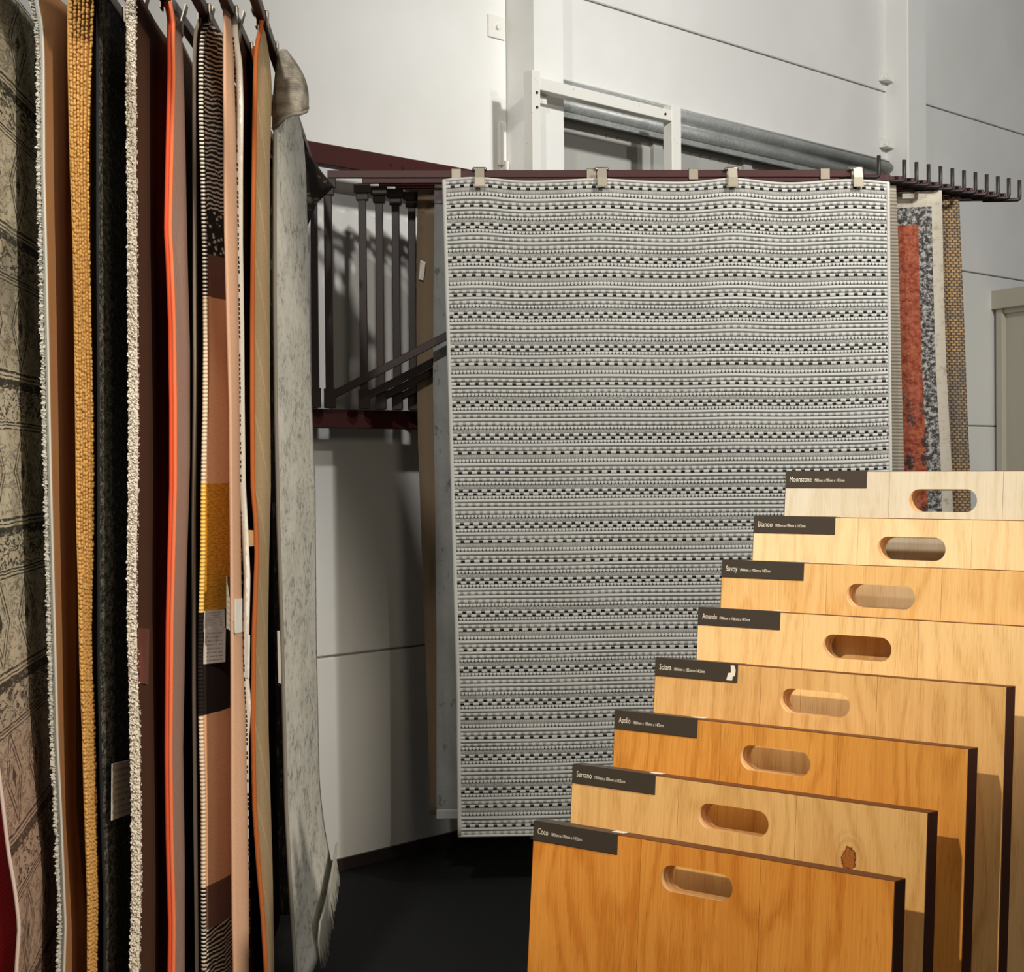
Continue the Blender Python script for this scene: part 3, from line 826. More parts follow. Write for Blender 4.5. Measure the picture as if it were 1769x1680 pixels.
def mat_streaks():
    m = Mat('brushed_grey_white_pile', 0.95); u, v = m.uv()
    n = m.noise(m.vec(u * 7.0 + v * 3.0, v * 15.0), 1.0, 5, 0.75, 0.8); n2 = m.noise(m.vec(u * 2.2, v * 6.0, 3.0), 1.0, 4, 0.7); f = m.noise(m.vec(u * 22.0, v * 46.0), 1.0, 3, 0.7)
    k = m.step(n * 0.5 + f * 0.5, 0.48, 0.62) * m.step(n2, 0.30, 0.56)
    c = m.mix(m.step(n2, 0.3, 0.7), rgb(236, 233, 222), rgb(214, 211, 200))
    return m.out(m.mix(k * 0.75, c, rgb(112, 110, 102)), f * 0.5 + n * 0.5, 0.5, 0.004)
def mat_herring():
    m = Mat('tan_herringbone_weave', 0.95); u, v = m.uv()
    z = (u / 0.05).frac(); tri = (z - 0.5).abs() * 0.10
    s = ((v + tri * 1.2) * 900.0).sin() * 0.5 + 0.5
    f = m.noise(m.vec(u * 160.0, v * 160.0), 1.0, 3)
    dl = (1.0 - m.step(((u * 1.0 - v * 0.42) / 0.075).frac().min(1.0), 0.04, 0.10))
    c = m.mix(s * 0.6 + f * 0.4, rgb(134, 108, 76), rgb(204, 178, 138))
    return m.out(m.mix(dl * 0.35, c, rgb(216, 194, 156)), s, 0.5)
def mat_berber(r, cols):
    """banded wool face; cols: list of (lower v bound, kind)"""
    m = Mat('berber_banded_wool', 0.95); u, v = m.uv()
    dz = m.noise(m.vec(u * 22.0, v * 20.0), 1.0, 3) - 0.5
    f = m.noise(m.vec(u * 200.0, v * 260.0), 1.0, 3, 0.7)
    st = ((v * 620.0 + dz * 14.0 + u * 60.0).sin() * 0.5 + 0.5) * 0.52 + f * 0.48
    bw = m.mix(m.step(st, 0.52, 0.64), rgb(26, 20, 18), rgb(206, 190, 168))
    vo = m.voro(m.vec(u * 50.0, v * 90.0), 1.0)
    blot = m.mix(m.step(vo, 0.26, 0.40), rgb(190, 178, 160), rgb(24, 18, 16))
    zz = ((((u / 0.035).frac() - 0.5).abs() * 0.8 + v) * 420.0).sin() * 0.5 + 0.5
    zig = m.mix(m.step(zz * 0.75 + f * 0.3, 0.62, 0.76), rgb(40, 20, 16), rgb(176, 126, 104))
    peach = m.mix(f * 0.7, rgb(238, 184, 140), rgb(216, 158, 116))
    yel = m.mix(m.step(m.noise(m.vec(u * 60.0, v * 320.0), 1.0, 3), 0.35, 0.7), rgb(226, 160, 44), rgb(176, 112, 20))
    blk = m.mix(f, rgb(22, 14, 10), rgb(44, 30, 22))
    K = dict(bw=bw, blot=blot, zig=zig, peach=peach, yel=yel, blk=blk)
    c = K[cols[0][1]]
    for vb, k in cols[1:]:
        c = m.mix((v + dz * 0.006).gt(vb), c, K[k])
    return m.out(c, f, 0.4, 0.002)
def mat_cord(r, cols, name):
    m = Mat(name, 0.95); x, y, z = m.obj()
    tw = m.step((z * 700.0).sin() * 0.5 + 0.5, 0.35, 0.6)
    col = dict(bw=m.mix(tw, rgb(22, 18, 16), rgb(222, 212, 196)), peach=m.mix(tw * 0.25, rgb(226, 206, 180), rgb(200, 168, 136)), yel=m.mix(tw * 0.5, rgb(238, 188, 74), rgb(240, 214, 150)), blk=rgb(30, 22, 18))
    base = r.o.location.z
    c = col[cols[0][1]]
    for vb, k in cols[1:]: c = m.mix((base + z - 0.0).lt(r.zt - vb) if False else m.op('LESS_THAN', z, r.zt - vb), c, col[k])
    return m.out(c, (z * 700.0).sin(), 0.5, 0.003)

SIDE = {}
# 0: red rug, far left
red = SideRug('red_rug', 'deep red rug glimpsed at the bottom left corner of the rack', [(-90, -40), (-80, 800), (-62, 1500), (-60, 1800)], 3.2, 8,
    [mat_weave('deep_red_wool', rgb(170, 34, 38), rgb(206, 56, 56), 700, 700, scale=3.0), mat_plain('red_edge', rgb(150, 36, 36), 0.95)], L=1.0, zt=2.56, right=[(-48, -40), (-48, 1000), (-20, 1300), (30, 1450), (48, 1600), (44, 1760)], ur=0.15, turn=0.02, slope=-0.05)
# 1: distressed persian
M_edge1 = mat_plain('pinkish_cream_overlock', rgb(220, 196, 184), 0.95, 0, 0.06, 200)
per = SideRug('persian_rug', 'faded grey persian-style rug with distressed motifs, leftmost patterned face in the rack',
    [(-52, -60), (-48, 400), (-40, 800), (-30, 1100), (-14, 1260), (0, 1370), (12, 1470), (24, 1540), (31, 1600), (27, 1660), (22, 1760)], 3.15, 5, [mat_distressed(), mat_plain('beige_canvas_backing', rgb(170, 150, 120), 0.95), ], L=0.80, zt=2.57, right=[(74, -60), (76, 400), (82, 800), (92, 1200), (104, 1500), (108, 1760)], ur=0.66, turn=0.0)
per.cord('edge_binding', 0.003, 0.004, M_edge1)
# 2: cream pile with tan backing
M_jute = mat_weave('tan_jute_backing', rgb(134, 94, 58), rgb(204, 150, 100), 1100, 1100, amt=0.45)
M_grey = mat_pile('greyish_cream_pile', rgb(150, 147, 136), rgb(208, 205, 194))
crm = SideRug('cream_pile_rug', 'cream pile rug with tan jute backing, second face from the left',
    [(58, 2), (66, 40), (69, 90), (70, 300), (73, 420), (77, 600), (81, 800), (86, 1000), (90, 1150), (93, 1280), (99, 1400), (103, 1500), (107, 1600), (104, 1690), (104, 1900)], 3.45, 8, [M_jute, M_grey], L=1.0, zt=2.57, right=[(118, 2), (118, 400), (124, 800), (128, 1100), (128, 1400), (146, 1600), (152, 1900)], ur=0.16, turn=0.03)
crm.cord('edge_binding', 0.0085, 0.0028, mat_plain('pale_grey_overlock', rgb(196, 194, 184), 0.95, 0, 0.06, 300), dy=-0.004)
crm.pile('pile_fringe', -0.003, -0.0005, 6500, 0.0095, M_grey, 5, 0.03, z0=0.35)
# 3: golden braided jute
gl = [(116, -40), (116, 100), (120, 280), (125, 420), (128, 600), (130, 760), (131, 900), (134, 1000), (137, 1150), (141, 1260), (145, 1400), (150, 1550), (150, 1680), (150, 1900)]
gr = [(169, -40), (163, 100), (158, 250), (158, 400), (161, 560), (165, 700), (166, 840), (165, 960), (161, 1080), (163, 1150), (167, 1250), (170, 1400), (173, 1550), (170, 1680), (170, 1900)]
M_gold = Mat('golden_braided_jute', 0.9)
_u, _v = M_gold.uv(); _n = M_gold.noise(M_gold.vec(_u * 120.0, _v * 60.0), 1.0, 3, 0.7); _n2 = M_gold.noise(M_gold.vec(_u * 8.0, _v * 6.0), 1.0, 3)
M_gold = M_gold.out(M_gold.mix(_n * 0.7 + _n2 * 0.3, rgb(170, 118, 54), rgb(226, 180, 108)), _n, 0.5, 0.002)
gold = SideRug('golden_jute_rug', 'thick golden braided jute rug between the tan backing and the black rug', gl, 3.45, 3, [M_gold, M_gold], L=1.0, right=gr, ur=0.10, zt=2.60, turn=0.022, slope=-0.08)
# braid knots on the front: plaited strands
mb = MB()
rs_b = random.Random(12)
zz = 2.585
while zz > 0.45:
    wd = abs(gold.facex(0.1, zz) - gold.facex(0, zz))
    for c in range(6):
        a = (c + 0.5) / 6.0
        u = 0.10 * (2 / math.pi) * math.asin(min(0.999, a))
        z = zz + rs_b.uniform(-.0016, .0016) + (0.004 if (c // 2) % 2 else 0.0)
        ctr = Vector((gold.facex(u, z) + 0.001 + rs_b.uniform(-.001, .001), gold.Yn + u - 0.003 + rs_b.uniform(-.0015, .0015), z))
        s_ = 1 if c % 2 else -1
        ln = max(0.0045, wd / 6 * 1.0) * rs_b.uniform(0.85, 1.2); an = rs_b.uniform(0.55, 0.95)
        ax = Vector((ln * math.cos(an), 0, s_ * ln * 1.25 * math.sin(an))); az = Vector((-s_ * 0.0042 * math.sin(an), 0, 0.0056 * math.cos(an))); ay = Vector((0, -0.0062, 0))
        vs = [ctr - ax, ctr + ax, ctr - az, ctr + az, ctr + ay, ctr - ax * .6 - az * .75 + ay * .5, ctr + ax * .6 - az * .75 + ay * .5, ctr + ax * .6 + az * .75 + ay * .5, ctr - ax * .6 + az * .75 + ay * .5]
        fs = [[4, 5, 6], [4, 6, 7], [4, 7, 8], [4, 8, 5], [5, 2, 6], [6, 1, 7], [7, 3, 8], [8, 0, 5], [5, 0, 2], [6, 2, 1], [7, 1, 3], [8, 3, 0]]
        if s_ < 0: pass
        mb.add(vs, fs)
    zz -= 0.0085
me = mb.mesh(); setuv(me, lambda co: (co.x * 3 + co.y, co.z))
o = link('braid', me, M_gold, gold.o, True); o['kind'] = 'stuff'
# 4: black rug
M_blk = Mat('black_flecked_highlit_pile', 0.95)
_u, _v = M_blk.uv(); _n = M_blk.noise(M_blk.vec(_u * 40.0, _v * 60.0), 1.0, 5, 0.8); _n2 = M_blk.noise(M_blk.vec(_u * 200.0, _v * 200.0), 1.0, 3, 0.7)
_b = 1.0 - M_blk.step((_u - 0.05).abs(), 0.02, 0.07)  # denser pale flecks paint a highlight along the fold
M_blk = M_blk.out(M_blk.mix(M_blk.step(_n * 0.6 + _n2 * 0.4 + _b * 0.05, 0.50, 0.62), rgb(28, 28, 28), rgb(124, 120, 106)), _n2, 0.6, 0.003)
M_blk2 = mat_weave('blue_black_edge', rgb(20, 21, 24), rgb(38, 39, 42), 900, 900)
bl = [(166, -40), (166, 100), (166, 400), (168, 700), (168, 960), (168, 1150), (173, 1400), (178, 1550), (178, 1680), (178, 1900)]
brr = [(192, -40), (190, 200), (193, 500), (195, 800), (199, 1000), (199, 1300), (202, 1500), (203, 1900)]
blk = SideRug('black_rug', 'black and charcoal flecked rug right of the golden jute rug', bl, 3.50, 5, [M_blk, M_blk2], L=1.1, right=brr, ur=0.10, zt=2.60, turn=0.0, slope=-0.03)
blk.tag([(176, 1418), (214, 1405), (215, 1312), (177, 1320)], M_tag, 0.02)
# 5: cream shag, brown backing
M_shag = mat_pile('cream_shag_pile', rgb(196, 184, 166), rgb(238, 230, 216))
M_brown = mat_weave('dark_brown_jute_backing', rgb(58, 34, 22), rgb(98, 62, 42), 1000, 1000, amt=0.35)
shag = SideRug('cream_shag_rug', 'cream shag rug with dark brown backing, left of the orange-edged rug',
    [(218, -40), (218, 130), (219, 280), (220, 420), (221, 560), (222, 700), (222, 840), (220, 950), (220, 1080), (222, 1160), (224, 1250), (227, 1400), (227, 1550), (224, 1680), (224, 1900)], 3.45, 16, [M_brown, M_shag], L=1.2, zt=2.565, slope=-0.03)
shag.pile('pile_fringe', 0.001, 0.0185, 12000, 0.0048, M_shag, 6, 0.012, z0=0.35)
shag.tag([(233, 1180), (252, 1183), (254, 1087), (235, 1085)], M_tagp, 0.004)
# 6: orange bound
M_mauve = mat_weave('mauve_taupe_backing', rgb(140, 110, 98), rgb(186, 154, 140), 520, 1400, amt=0.4, scale=3.0)
M_orange = mat_plain('bright_orange_binding', rgb(226, 84, 44), 0.85, 0, 0.1, 300)
M_orange2 = mat_plain('pale_orange_stitching', rgb(238, 124, 78), 0.85, 0, 0.1, 300)
orl = [(283, 3), (290, 30), (289, 70), (290, 130), (288, 220), (286, 300), (284, 400), (287, 450), (291, 560), (293, 700), (293, 840), (290, 960), (287, 1080), (286, 1200), (285, 1300), (287, 1450), (291, 1600), (290, 1680), (290, 1900)]
orr = [(303, 3), (312, 40), (316, 150), (319, 300), (322, 450), (326, 600), (326, 800), (320, 1000), (317, 1150), (314, 1300), (317, 1500), (317, 1900)]
org = SideRug('orange_bound_rug', 'rug with bright orange bound edge and mauve-taupe backing', orl, 3.57, 5, [M_mauve, M_orange], L=1.0, right=orr, ur=0.10, turn=0.02, slope=-0.05)
org.cord('orange_binding', 0.004, 0.0048, M_orange)
org.cord('orange_binding', 0.0125, 0.0048, M_orange2)
# 7: taupe
M_taupe = mat_weave('taupe_felt_edge', rgb(110, 96, 82), rgb(156, 140, 122), 900, 900, amt=0.4)
tau = SideRug('taupe_rug', 'thin taupe rug pressed against the left of the black and peach banded rug', [(343, 32), (336, 45), (333, 80), (332, 150), (333, 400), (333, 700), (331, 900), (332, 1200), (334, 1400), (337, 1680), (337, 1900)], 3.72, 6, [M_taupe, M_taupe], L=1.1, slope=-0.03)
# 8: berber
cols_px = [(0, 'bw'), (362, 'blot'), (438, 'zig'), (512, 'peach'), (836, 'yel'), (1058, 'blk'), (1236, 'peach'), (1532, 'zig'), (1608, 'bw')]
bn = [(356, 42), (348, 60), (345, 100), (345, 200), (348, 300), (351, 420), (352, 480), (353, 600), (352, 700), (349, 840), (348, 960), (345, 1060), (344, 1150), (345, 1250), (349, 1400), (349, 1520), (350, 1680), (350, 1900)]
Yb = 3.70
vt = at(350, 42, Yb).z
cols = [(vt - at(350, y, Yb).z, k) for y, k in cols_px]
ber = SideRug('berber_rug', 'wool rug with black and white, peach and mustard bands', bn, Yb, 7, [None, M_taupe], L=1.0, right=[(398, 42), (398, 200), (400, 400), (404, 700), (404, 1000), (406, 1400), (408, 1900)], ur=0.15, turn=0.02, slope=-0.08)
ber.o.data.materials[0] = mat_berber(ber, cols)
ccols = [(v, {'blot': 'bw', 'zig': 'bw'}.get(k, k)) for v, k in cols]
ber.cord('edge_cord', 0.004, 0.0062, mat_cord(ber, ccols, 'twisted_edge_cord'), dy=-0.004)
ber.tag([(348, 1092), (385, 1084), (384, 1053), (350, 1056)], M_tag, 0.004)
ber.tag([(345, 1148), (383, 1144), (384, 1085), (348, 1087)], M_tag, 0.007)
# 9: peach
M_peach = mat_pile('dusty_peach_pile', rgb(190, 146, 116), rgb(214, 172, 142))
pl = [(385, 15), (385, 200), (387, 400), (391, 560), (395, 700), (396, 840), (397, 980), (398, 1150), (398, 1400), (400, 1600), (402, 1680), (402, 1900)]
pr = [(398, 15), (403, 80), (407, 200), (409, 300), (412, 500), (415, 840), (417, 1000), (420, 1150), (425, 1250), (428, 1400), (430, 1550), (430, 1680), (430, 1900)]
pch = SideRug('peach_rug', 'plain dusty peach rug right of the banded rug', pl, 3.62, 4, [M_peach, M_peach], L=0.9, right=pr, ur=0.05, turn=0.02, slope=-0.1)
pts = [Vector((interp(tab(pr, 3.67), z) + 0.001, 3.672, z)) for z in (pch.zt - 0.05 - 0.0105 * k for k in range(200)) if z > 0.3]
mb = MB()
for k in range(0, len(pts) - 1): 
    if random.random() < 0.72: mb.bar(pts[k], pts[k] + Vector((random.uniform(-.001, .001), 0, -0.007)), 0.003, 0.003, (0, 1, 0))
link('edge_stitching', mb.mesh(), mat_plain('dark_brown_thread', rgb(46, 32, 24), 0.9), pch.o)['kind'] = 'stuff'
pch.tag([(404, 1095), (416, 1092), (416, 1034), (404, 1036)], M_tagw, 0.002)
pch.tag([(388, 1086), (404, 1096), (404, 1000), (388, 996)], mat_paper('clear_sleeve_tag', rgb(150, 138, 122), rgb(92, 84, 76)), 0.004)
# 10: white bound rug
M_whiteb = mat_pile('off_white_binding', rgb(206, 200, 188), rgb(236, 232, 222))
wl = [(402, 22), (401, 50), (404, 80), (409, 110), (411, 180), (410, 300), (410, 420), (412, 560), (413, 700), (415, 840), (420, 930), (423, 1000), (421, 1090), (421, 1180), (425, 1220), (421, 1270), (420, 1400), (420, 1900)]
wht = SideRug('white_bound_rug', 'off-white rug with a wavy white bound edge between peach and rust-edged rugs', wl, 3.72, 6, [mat_weave('brown_woven_backing', rgb(70, 48, 34), rgb(108, 78, 58), 900, 900), M_whiteb], L=1.0, slope=-0.08)  # face in dark brown weave, edge off-white
wht.cord('edge_binding', 0.0055, 0.0078, M_whiteb)
flat_tag(wht.o, [at(x, y, 3.708) for x, y in ((421, 1170), (431, 1172), (432, 1098), (422, 1094))], 'price_tag', M_tagw)
# 11: rust bound herringbone
rl = [(449, 36), (447, 55), (442, 72), (439, 100), (437, 200), (436, 300), (434, 420), (433, 560), (433, 700), (434, 840), (439, 900), (441, 960), (436, 1090), (434, 1260), (437, 1400), (444, 1500), (451, 1580), (457, 1680), (459, 1900)]
rr = [(456, 36), (459, 60), (466, 100), (470, 150), (469, 190), (466, 300), (466, 560), (468, 840), (465, 960), (463, 1100), (464, 1260), (468, 1400), (471, 1500), (474, 1680), (474, 1900)]
M_rust = mat_plain('rust_orange_binding', rgb(176, 92, 38), 0.9, 0, 0.12, 300)
rst = SideRug('herringbone_rug', 'tan herringbone rug with rust orange bound edge', rl, 3.72, 5, [mat_herring(), M_rust], L=1.0, right=rr, ur=0.10, turn=0.03, slope=-0.1)
rst.cord('rust_binding', 0.004, 0.0054, M_rust)
rst.tag([(424, 945), (439, 943), (439, 917), (424, 916)], M_tagb, 0.004)
rst.tag([(439, 944), (452, 944), (453, 918), (439, 917)], mat_plain('grey_brown_sleeve', rgb(110, 92, 74), 0.4), 0.006)
# 12: brushed grey-white rug
gwl = [(486, 88), (482, 110), (479, 180), (473, 220), (472, 300), (472, 500), (474, 700), (478, 900), (483, 1050), (487, 1200), (492, 1400), (500, 1550), (508, 1680), (512, 1900)]
gwr = [(524, 230), (529, 300), (534, 500), (539, 700), (545, 840), (547, 1100), (550, 1250), (553, 1400), (555, 1520)]
M_gwb = mat_weave('grey_speckled_binding', rgb(96, 92, 84), rgb(158, 152, 140), 1500, 1500, amt=0.6)
Y12 = 4.02
def flare12(u, z):
    k = max(0.0, (0.60 - z) / 0.40); return 0.052 * k * k * (1 - math.exp(-u / 0.15))
gw = SideRug('brushed_rug', 'grey and white brushed-look rug with folded-over top corner, rightmost in the left rack', gwl, Y12, 6, [mat_streaks(), M_gwb], L=1.15, zb=0.235, flare=flare12, right=gwr, ur=1.15)
gw.cord('edge_binding', 0.004, 0.0052, M_gwb)
# bottom fringe
mb = MB(); rs = random.Random(3)
for k in range(150):
    u = 0.25 + 0.9 * k / 150; z = 0.24; x = gw.facex(u, z); b = Vector((x - 0.003, Y12 + u, z + 0.05))
    mb.tube([b + Vector((0.012, 0, 0.05)), b + Vector((0.008, 0, 0.0)), b + Vector((0.010 + rs.uniform(0, .012), rs.uniform(-.01, .01), -0.06 - rs.uniform(0, 0.03)))], [0.003, 0.0028, 0.0012], 5)
o = link('fringe', mb.mesh(), mat_pile('grey_white_fringe', rgb(160, 157, 146), rgb(214, 211, 200)), gw.o, True); o['kind'] = 'stuff'
flat_tag(gw.o, [at(x, y, Y12 - 0.004) for x, y in ((481, 1180), (486, 1182), (485, 1090), (479, 1090))], 'price_tag', M_tagw)
# folded corner: a half cone flopping over the front
ap = at(490, 86, Y12 - 0.02)
rim = [at(x, y, Y) for x, y, Y in ((472, 222, Y12 - 0.02), (481, 214, Y12 - 0.055), (492, 203, Y12 - 0.075), (505, 197, Y12 - 0.075), (519, 196, Y12 - 0.06), (529, 192, Y12 - 0.03), (531, 186, Y12 + 0.02), (524, 182, Y12 + 0.06), (508, 184, Y12 + 0.07), (498, 190, Y12 + 0.05))]
vs = []; NR = 14
top = [at(x, y, Y) for x, y, Y in ((482, 92, Y12 - 0.012), (484, 89, Y12 - 0.02), (486, 87, Y12 - 0.026), (489, 86, Y12 - 0.028), (492, 87, Y12 - 0.026), (494, 88, Y12 - 0.01), (494, 88, Y12 + 0.01), (493, 88, Y12 + 0.02), (492, 88, Y12 + 0.02), (490, 88, Y12 + 0.02))]
for j in range(NR + 1):
    t = j / NR
    for a, b in zip(top, rim):
        p = a.lerp(b, t); p.x += 0.018 * math.sin(math.pi * t) * (1 if b.x > -0.55 else -0.2); vs.append(p)
m_ = len(rim); fs = []
for j in range(NR):
    for i in range(m_ - 1): fs.append([j * m_ + i, (j + 1) * m_ + i, (j + 1) * m_ + i + 1, j * m_ + i + 1])
me = bpy.data.meshes.new('folded_corner'); me.from_pydata(vs, [], fs); me.update()
l = me.uv_layers.new(name='UVMap')
for lp in me.loops: co = me.vertices[lp.vertex_index].co; l.data[lp.index].uv = (co.x + co.y, co.z)
M_fold = Mat('grey_woven_back', 0.95); _u, _v = M_fold.uv(); _w = (_v * 1300.0).sin() * 0.5 + 0.5; _n = M_fold.noise(M_fold.vec(_u * 22.0, _v * 26.0), 1.0, 5, 0.7)
M_fold = M_fold.out(M_fold.mix(_w * 0.25 + M_fold.step(_n, 0.38, 0.62) * 0.7, rgb(158, 150, 136), rgb(98, 92, 82)), _w, 0.3)
fo = link('folded_corner', me, M_fold, gw.o, True)
sm = fo.modifiers.new('thickness', 'SOLIDIFY'); sm.thickness = 0.007; sm.offset = 0
link('fold_binding', MB().tube(rim, 0.0052, 8).mesh(), M_gwb, fo, True)
# 13: dark curled corner beyond
M_dkr = Mat('charcoal_floral_weave', 0.95); _u, _v = M_dkr.uv(); _n = M_dkr.noise(M_dkr.vec(_u * 16.0, _v * 16.0), 1.0, 4, 0.7)
M_dkr = M_dkr.out(M_dkr.mix(M_dkr.step(_n, 0.56, 0.62), rgb(34, 26, 22), rgb(96, 90, 80)), _n, 0.3)
Yd = 5.30
def crv(a): return [at(x, y, Y) for x, y, Y in a]
topc = crv(((526, 262, Yd - 0.02), (540, 280, Yd), (556, 302, Yd + 0.02), (574, 324, Yd + 0.05)))
botc = crv(((520, 415, Yd + 0.02), (532, 385, Yd + 0.04), (546, 350, Yd + 0.05), (571, 326, Yd + 0.055)))
vs = []; fs = []; n1 = 16
def smooth(c, n):
    out = []
    for k in range(n + 1):
        t = k / n * (len(c) - 1); i = min(int(t), len(c) - 2); out.append(c[i].lerp(c[i + 1], t - i))
    return out
A, B = smooth(topc, n1), smooth(botc, n1)
for a, b in zip(A, B):
    for k in range(9):
        p = a.lerp(b, k / 8); p.y -= 0.03 * math.sin(math.pi * k / 8); vs.append(p)
for i in range(n1):
    for k in range(8): fs.append([i * 9 + k, i * 9 + k + 1, (i + 1) * 9 + k + 1, (i + 1) * 9 + k])
me = bpy.data.meshes.new('dark_rug'); me.from_pydata(vs, [], fs); me.update(); setuv(me, lambda c: (c.x, c.z))
dk = link('charcoal_rug', me, M_dkr, None, True); sm = dk.modifiers.new('thickness', 'SOLIDIFY'); sm.thickness = 0.008; sm.offset = 0
tag(dk, 'curled corner of a charcoal floral rug poking out behind the brushed grey-white rug', 'rug')
link('edge_binding', MB().tube(A, 0.006, 8).mesh(), M_rod, dk, True)
lft, rgt = [(455, 262), (455, 1500)], [(526, 262), (528, 400), (534, 800), (544, 1200), (548, 1500)]
body = sheet('hanging_body', lft, rgt, 5.33, 5.36, 0.06, M_dkr, 0.008, seed=9, wave=0.002, parent=dk, ztop=2.56)

# arms of the left rack and the clips on them
def left_arm(x36, slope, clips):
    # line X = x36 + slope*(Y-3.6); meets pivot line Y = 6.498 + 1.059 X
    Y = (6.498 + 1.059 * (x36 - slope * 3.6)) / (1 - 1.059 * slope)
    piv = Vector((x36 + slope * (Y - 3.6), Y, 0)); d = Vector((-slope, -1, 0)).normalized()
    swing_arm(piv, piv + d * 2.75, brace=False)
    for yy, lb_ in clips:
        clip(Vector((x36 + slope * (yy - 3.6), yy, ZB)), d, lb_)
for x36, sl_, cl in ((-1.18, -0.03, []), (-1.03, -0.03, [(3.55, 'metal clip on top of the cream pile rug at the far left')]),
    (-0.955, -0.03, [(3.62, 'metal clip above the golden jute rug')]), (-0.885, -0.05, [(3.74, 'metal clip above the black rug')]),
    (-0.835, -0.04, []), (-0.757, -0.02, [(3.62, 'metal clip above the orange-edged rug')]), (-0.688, -0.045, [(3.72, 'metal clip above the banded wool rug')]),
    (-0.628, -0.05, [(3.74, 'shiny metal clip at the top of the white-edged rug'), (4.06, 'metal clip further back on the bar of the white-edged rug')]),
    (-0.560, -0.062, [(3.78, 'metal clip at the top of the rust-edged herringbone rug'), (4.06, 'metal clip above the folded corner of the grey-white rug')])):
    left_arm(x36, sl_, cl)

# ------------------------------------------------------------------ the oak sample boards
BW, BH, TH1, TH2 = 0.57, 0.86, 0.013, 0.017
bd = Vector((1, -0.804, 0)).normalized(); bn_ = Vector((-bd.y, bd.x, 0))
LEAN = math.radians(5.0)
nb = bn_ * math.cos(LEAN) - Vector((0, 0, math.sin(LEAN)))
upb = bd.cross(nb)
def solve_board(xl, yl, xr):
    lo, hi = 1.5, 4.5
    for _ in range(60):
        m = (lo + hi) / 2
        T = at(xl, yl, m); e = T + bd * BW
        if proj(e)[0] > xr: lo = m
        else: hi = m
    return at(xl, yl, (lo + hi) / 2)
def slot(cx, cz, w, h, n=16):
    r = h / 2; pts = []
    for k in range(n + 1):
        t = -math.pi / 2 + math.pi * k / n; pts.append((cx + w / 2 - r + r * math.cos(t), cz + r * math.sin(t)))
    for k in range(n + 1):
        t = math.pi / 2 + math.pi * k / n; pts.append((cx - w / 2 + r + r * math.cos(t), cz + r * math.sin(t)))
    return pts
F3 = lambda x, z, y: Vector((x, y, z))
def text_mesh(txt, size, x, z, y, width=None):
    c = bpy.data.curves.new('txt', 'FONT'); c.body = txt; c.size = size; c.resolution_u = 3
    o = bpy.data.objects.new('txt', c); COL.objects.link(o)
    dg = bpy.context.evaluated_depsgraph_get(); dg.update()
    me = bpy.data.meshes.new_from_object(o.evaluated_get(dg)); bpy.data.objects.remove(o); bpy.data.curves.remove(c)
    xs = [v.co.x for v in me.vertices]; w = max(xs) - min(xs); k = (width / w) if width else 1.0
    me.transform(Matrix(((k, 0, 0, x - min(xs) * k), (0, 0, -1, y), (0, 1, 0, z), (0, 0, 0, 1))))
    return me, w * k
bottoms = []
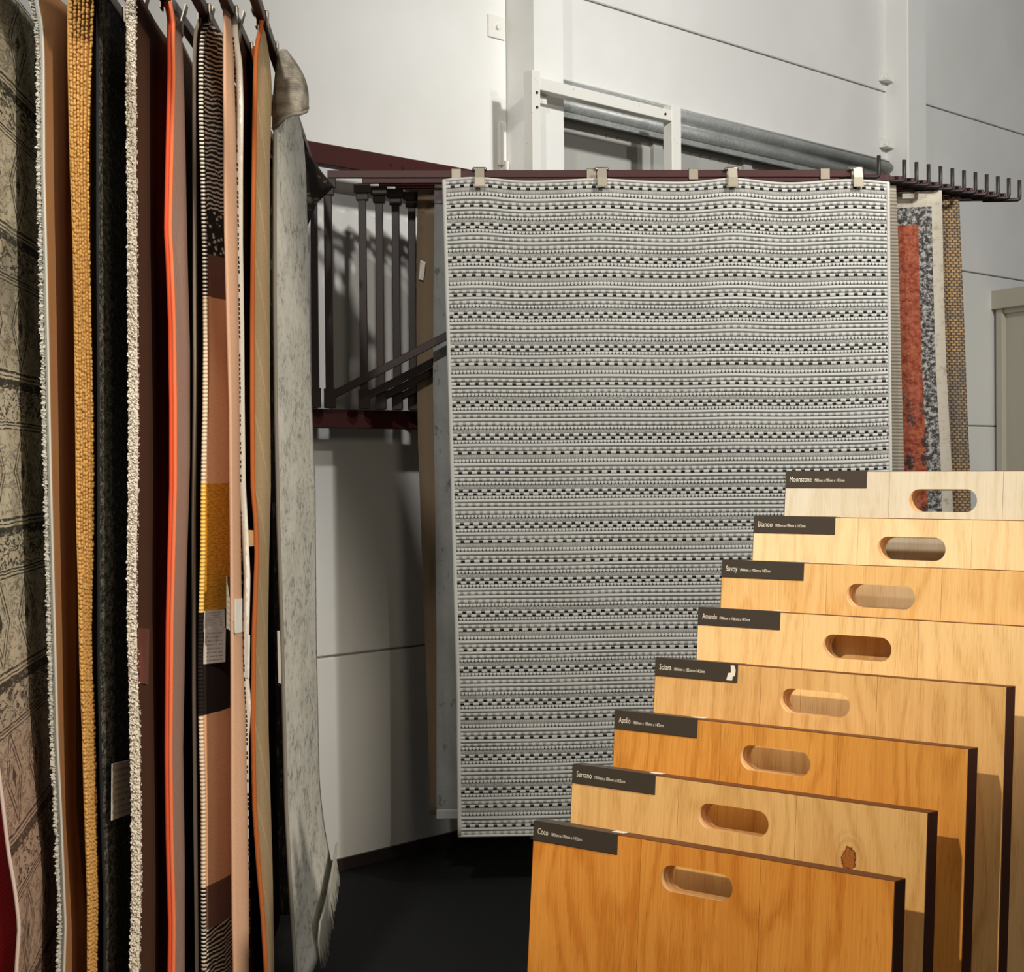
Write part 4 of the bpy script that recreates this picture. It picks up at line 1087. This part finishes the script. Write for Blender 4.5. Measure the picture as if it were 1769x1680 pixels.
def board(xl, yl, xr, words, dims, mat, label, torn=False):
    T = solve_board(xl, yl, xr)
    O = T - upb * BH
    root = bpy.data.objects.new('sample_board', None); COL.objects.link(root)
    root.matrix_world = Matrix(((bd.x, nb.x, upb.x, O.x), (bd.y, nb.y, upb.y, O.y), (bd.z, nb.z, upb.z, O.z), (0, 0, 0, 1)))
    tag(root, label, 'sample board', 'oak flooring sample boards'); bottoms.append(O)
    g = 0.00026; sx, sz, sw, sh_ = 0.2815, BH - 0.0460, 0.114, 0.036
    for k in range(3):
        x0, x1 = BW * k / 3 + (g if k else 0), BW * (k + 1) / 3 - (g if k < 2 else 0)
        loops = [[(x0, 0), (x1, 0), (x1, BH), (x0, BH)]]
        if k == 1: loops.append(slot(sx, sz, sw, sh_))
        ep = extrude_poly(loops, F3, 0.0, TH1); me = ep.mesh()
        for p_ in list(me.polygons)[len(me.polygons) - ep.nh:] if ep.nh else []: p_.material_index = 1
        local('plank', me, [mat, M_ply], root)
    me = extrude_poly([[(0.001, 0), (BW - 0.001, 0), (BW - 0.001, BH - 0.001), (0.001, BH - 0.001)], slot(sx, sz, sw, sh_)], F3, TH1, TH1 + TH2).mesh()
    local('core', me, M_ply, root)
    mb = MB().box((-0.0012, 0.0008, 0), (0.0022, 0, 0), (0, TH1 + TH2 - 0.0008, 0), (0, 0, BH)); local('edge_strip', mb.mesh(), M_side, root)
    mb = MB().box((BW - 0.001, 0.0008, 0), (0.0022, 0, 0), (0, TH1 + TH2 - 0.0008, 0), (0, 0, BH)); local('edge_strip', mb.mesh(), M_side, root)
    mb = MB().box((-0.0012, 0.0008, BH - 0.001), (BW + 0.0024, 0, 0), (0, TH1 + TH2 - 0.0008, 0), (0, 0, 0.0022)); local('edge_strip', mb.mesh(), M_edge, root)
    lw, lh = 0.150, 0.0265
    mb = MB().box((0.0, -0.0012, BH - lh), (lw, 0, 0), (0, 0.0012, 0), (0, 0, lh + 0.0012)); mb.box((0.0, -0.0012, BH + 0.0012), (lw, 0, 0), (0, 0.024, 0), (0, 0, 0.0008))
    lab = local('name_label', mb.mesh(), M_black, root)
    wd = {9: 0.041, 6: 0.0275, 5: 0.0215, 7: 0.028, 4: 0.019}[len(words)]
    if words == 'Solara': wd = 0.0225
    if words == 'Apollo': wd = 0.0215
    me, w1 = text_mesh(words, 0.0125, 0.0085, BH - 0.0165, -0.0016, wd); local('lettering', me, M_white, lab)
    me, w2 = text_mesh(dims, 0.0070, 0.0085 + wd + 0.005, BH - 0.0163, -0.0016, 0.056); local('lettering', me, M_white, lab)
    if torn:
        me = extrude_poly([[(0.131, BH - 0.024), (0.141, BH - 0.024), (0.142, BH - 0.018), (0.1455, BH - 0.017), (0.1465, BH - 0.008), (0.144, BH - 0.001), (0.138, BH - 0.001), (0.139, BH - 0.012), (0.134, BH - 0.013)]], F3, -0.0018, -0.0012).mesh()
        local('torn_patch', me, M_white, lab)
    else:
        mb = MB().box((0.132, 0.010, BH + 0.0022), (0.02, 0, 0), (0, 0.012, 0), (0, 0, 0.0006)); local('sticker', mb.mesh(), M_white, lab)
    return root
WDS = [
 (1358, 816, 1950, 'Moonstone', '1900mm x 190mm x 14/3mm', wood('whitewashed_oak', rgb(212, 208, 194), rgb(202, 193, 172), rgb(176, 160, 132), seed=1.0), 'pale whitewashed oak sample board, topmost and furthest back', False),
 (1303, 893, 1897, 'Bianco', '1900mm x 190mm x 14/2mm', wood('pale_oak', rgb(238, 216, 174), rgb(226, 198, 152), rgb(192, 158, 114), seed=2.0), 'pale cream oak sample board, second from the back of the stack', False),
 (1248, 969, 1847, 'Savoy', '1900mm x 190mm x 14/2mm', wood('golden_pale_oak', rgb(234, 198, 140), rgb(220, 174, 108), rgb(176, 128, 72), seed=3.0), 'golden pale oak sample board, third from the back with an orange-toned right plank', False),
 (1207, 1051, 1807, 'Amendo', '1900mm x 190mm x 14/3mm', wood('honey_pale_oak', rgb(240, 208, 154), rgb(230, 194, 136), rgb(176, 130, 80), seed=4.0), 'light honey oak sample board, fourth from the back', False),
 (1133, 1138, 1738, 'Solara', '1860mm x 185mm x 14/2mm', wood('honey_oak', rgb(230, 190, 130), rgb(212, 166, 104), rgb(160, 112, 64), seed=5.0), 'honey oak sample board with torn label, fourth from the front', True),
 (1063, 1229, 1672, 'Apollo', '1860mm x 185mm x 14/2mm', wood('amber_oak', rgb(224, 164, 82), rgb(202, 136, 56), rgb(146, 88, 30), seed=6.0), 'amber oak sample board, third from the front', False),
 (990, 1322, 1602, 'Serrano', '1900mm x 190mm x 14/2mm', wood('light_oak', rgb(232, 194, 132), rgb(216, 172, 108), rgb(166, 118, 66), (0.461, BH - 0.074), seed=7.0), 'light oak sample board with a brown knot, second from the front', False),
 (923, 1420, 1545, 'Coco', '1860mm x 190mm x 14/2mm', wood('deep_orange_oak', rgb(234, 166, 78), rgb(212, 134, 50), rgb(150, 84, 24), seed=8.0), 'deep orange oak sample board, frontmost of the stack', False)]
for w_ in WDS: board(*w_)
# stepped stand under the boards, below the frame
st_ = MB()
for O in bottoms:
    p = O + nb * 0.0; p.z = 0
    st_.box(p - bd * 0.0 - bn_ * 0.004, bd * BW, bn_ * 0.06, (0, 0, O.z - 0.004))
tag(link('display_stand', st_.mesh(), M_edge), 'dark stepped stand carrying the oak sample boards', 'stand')
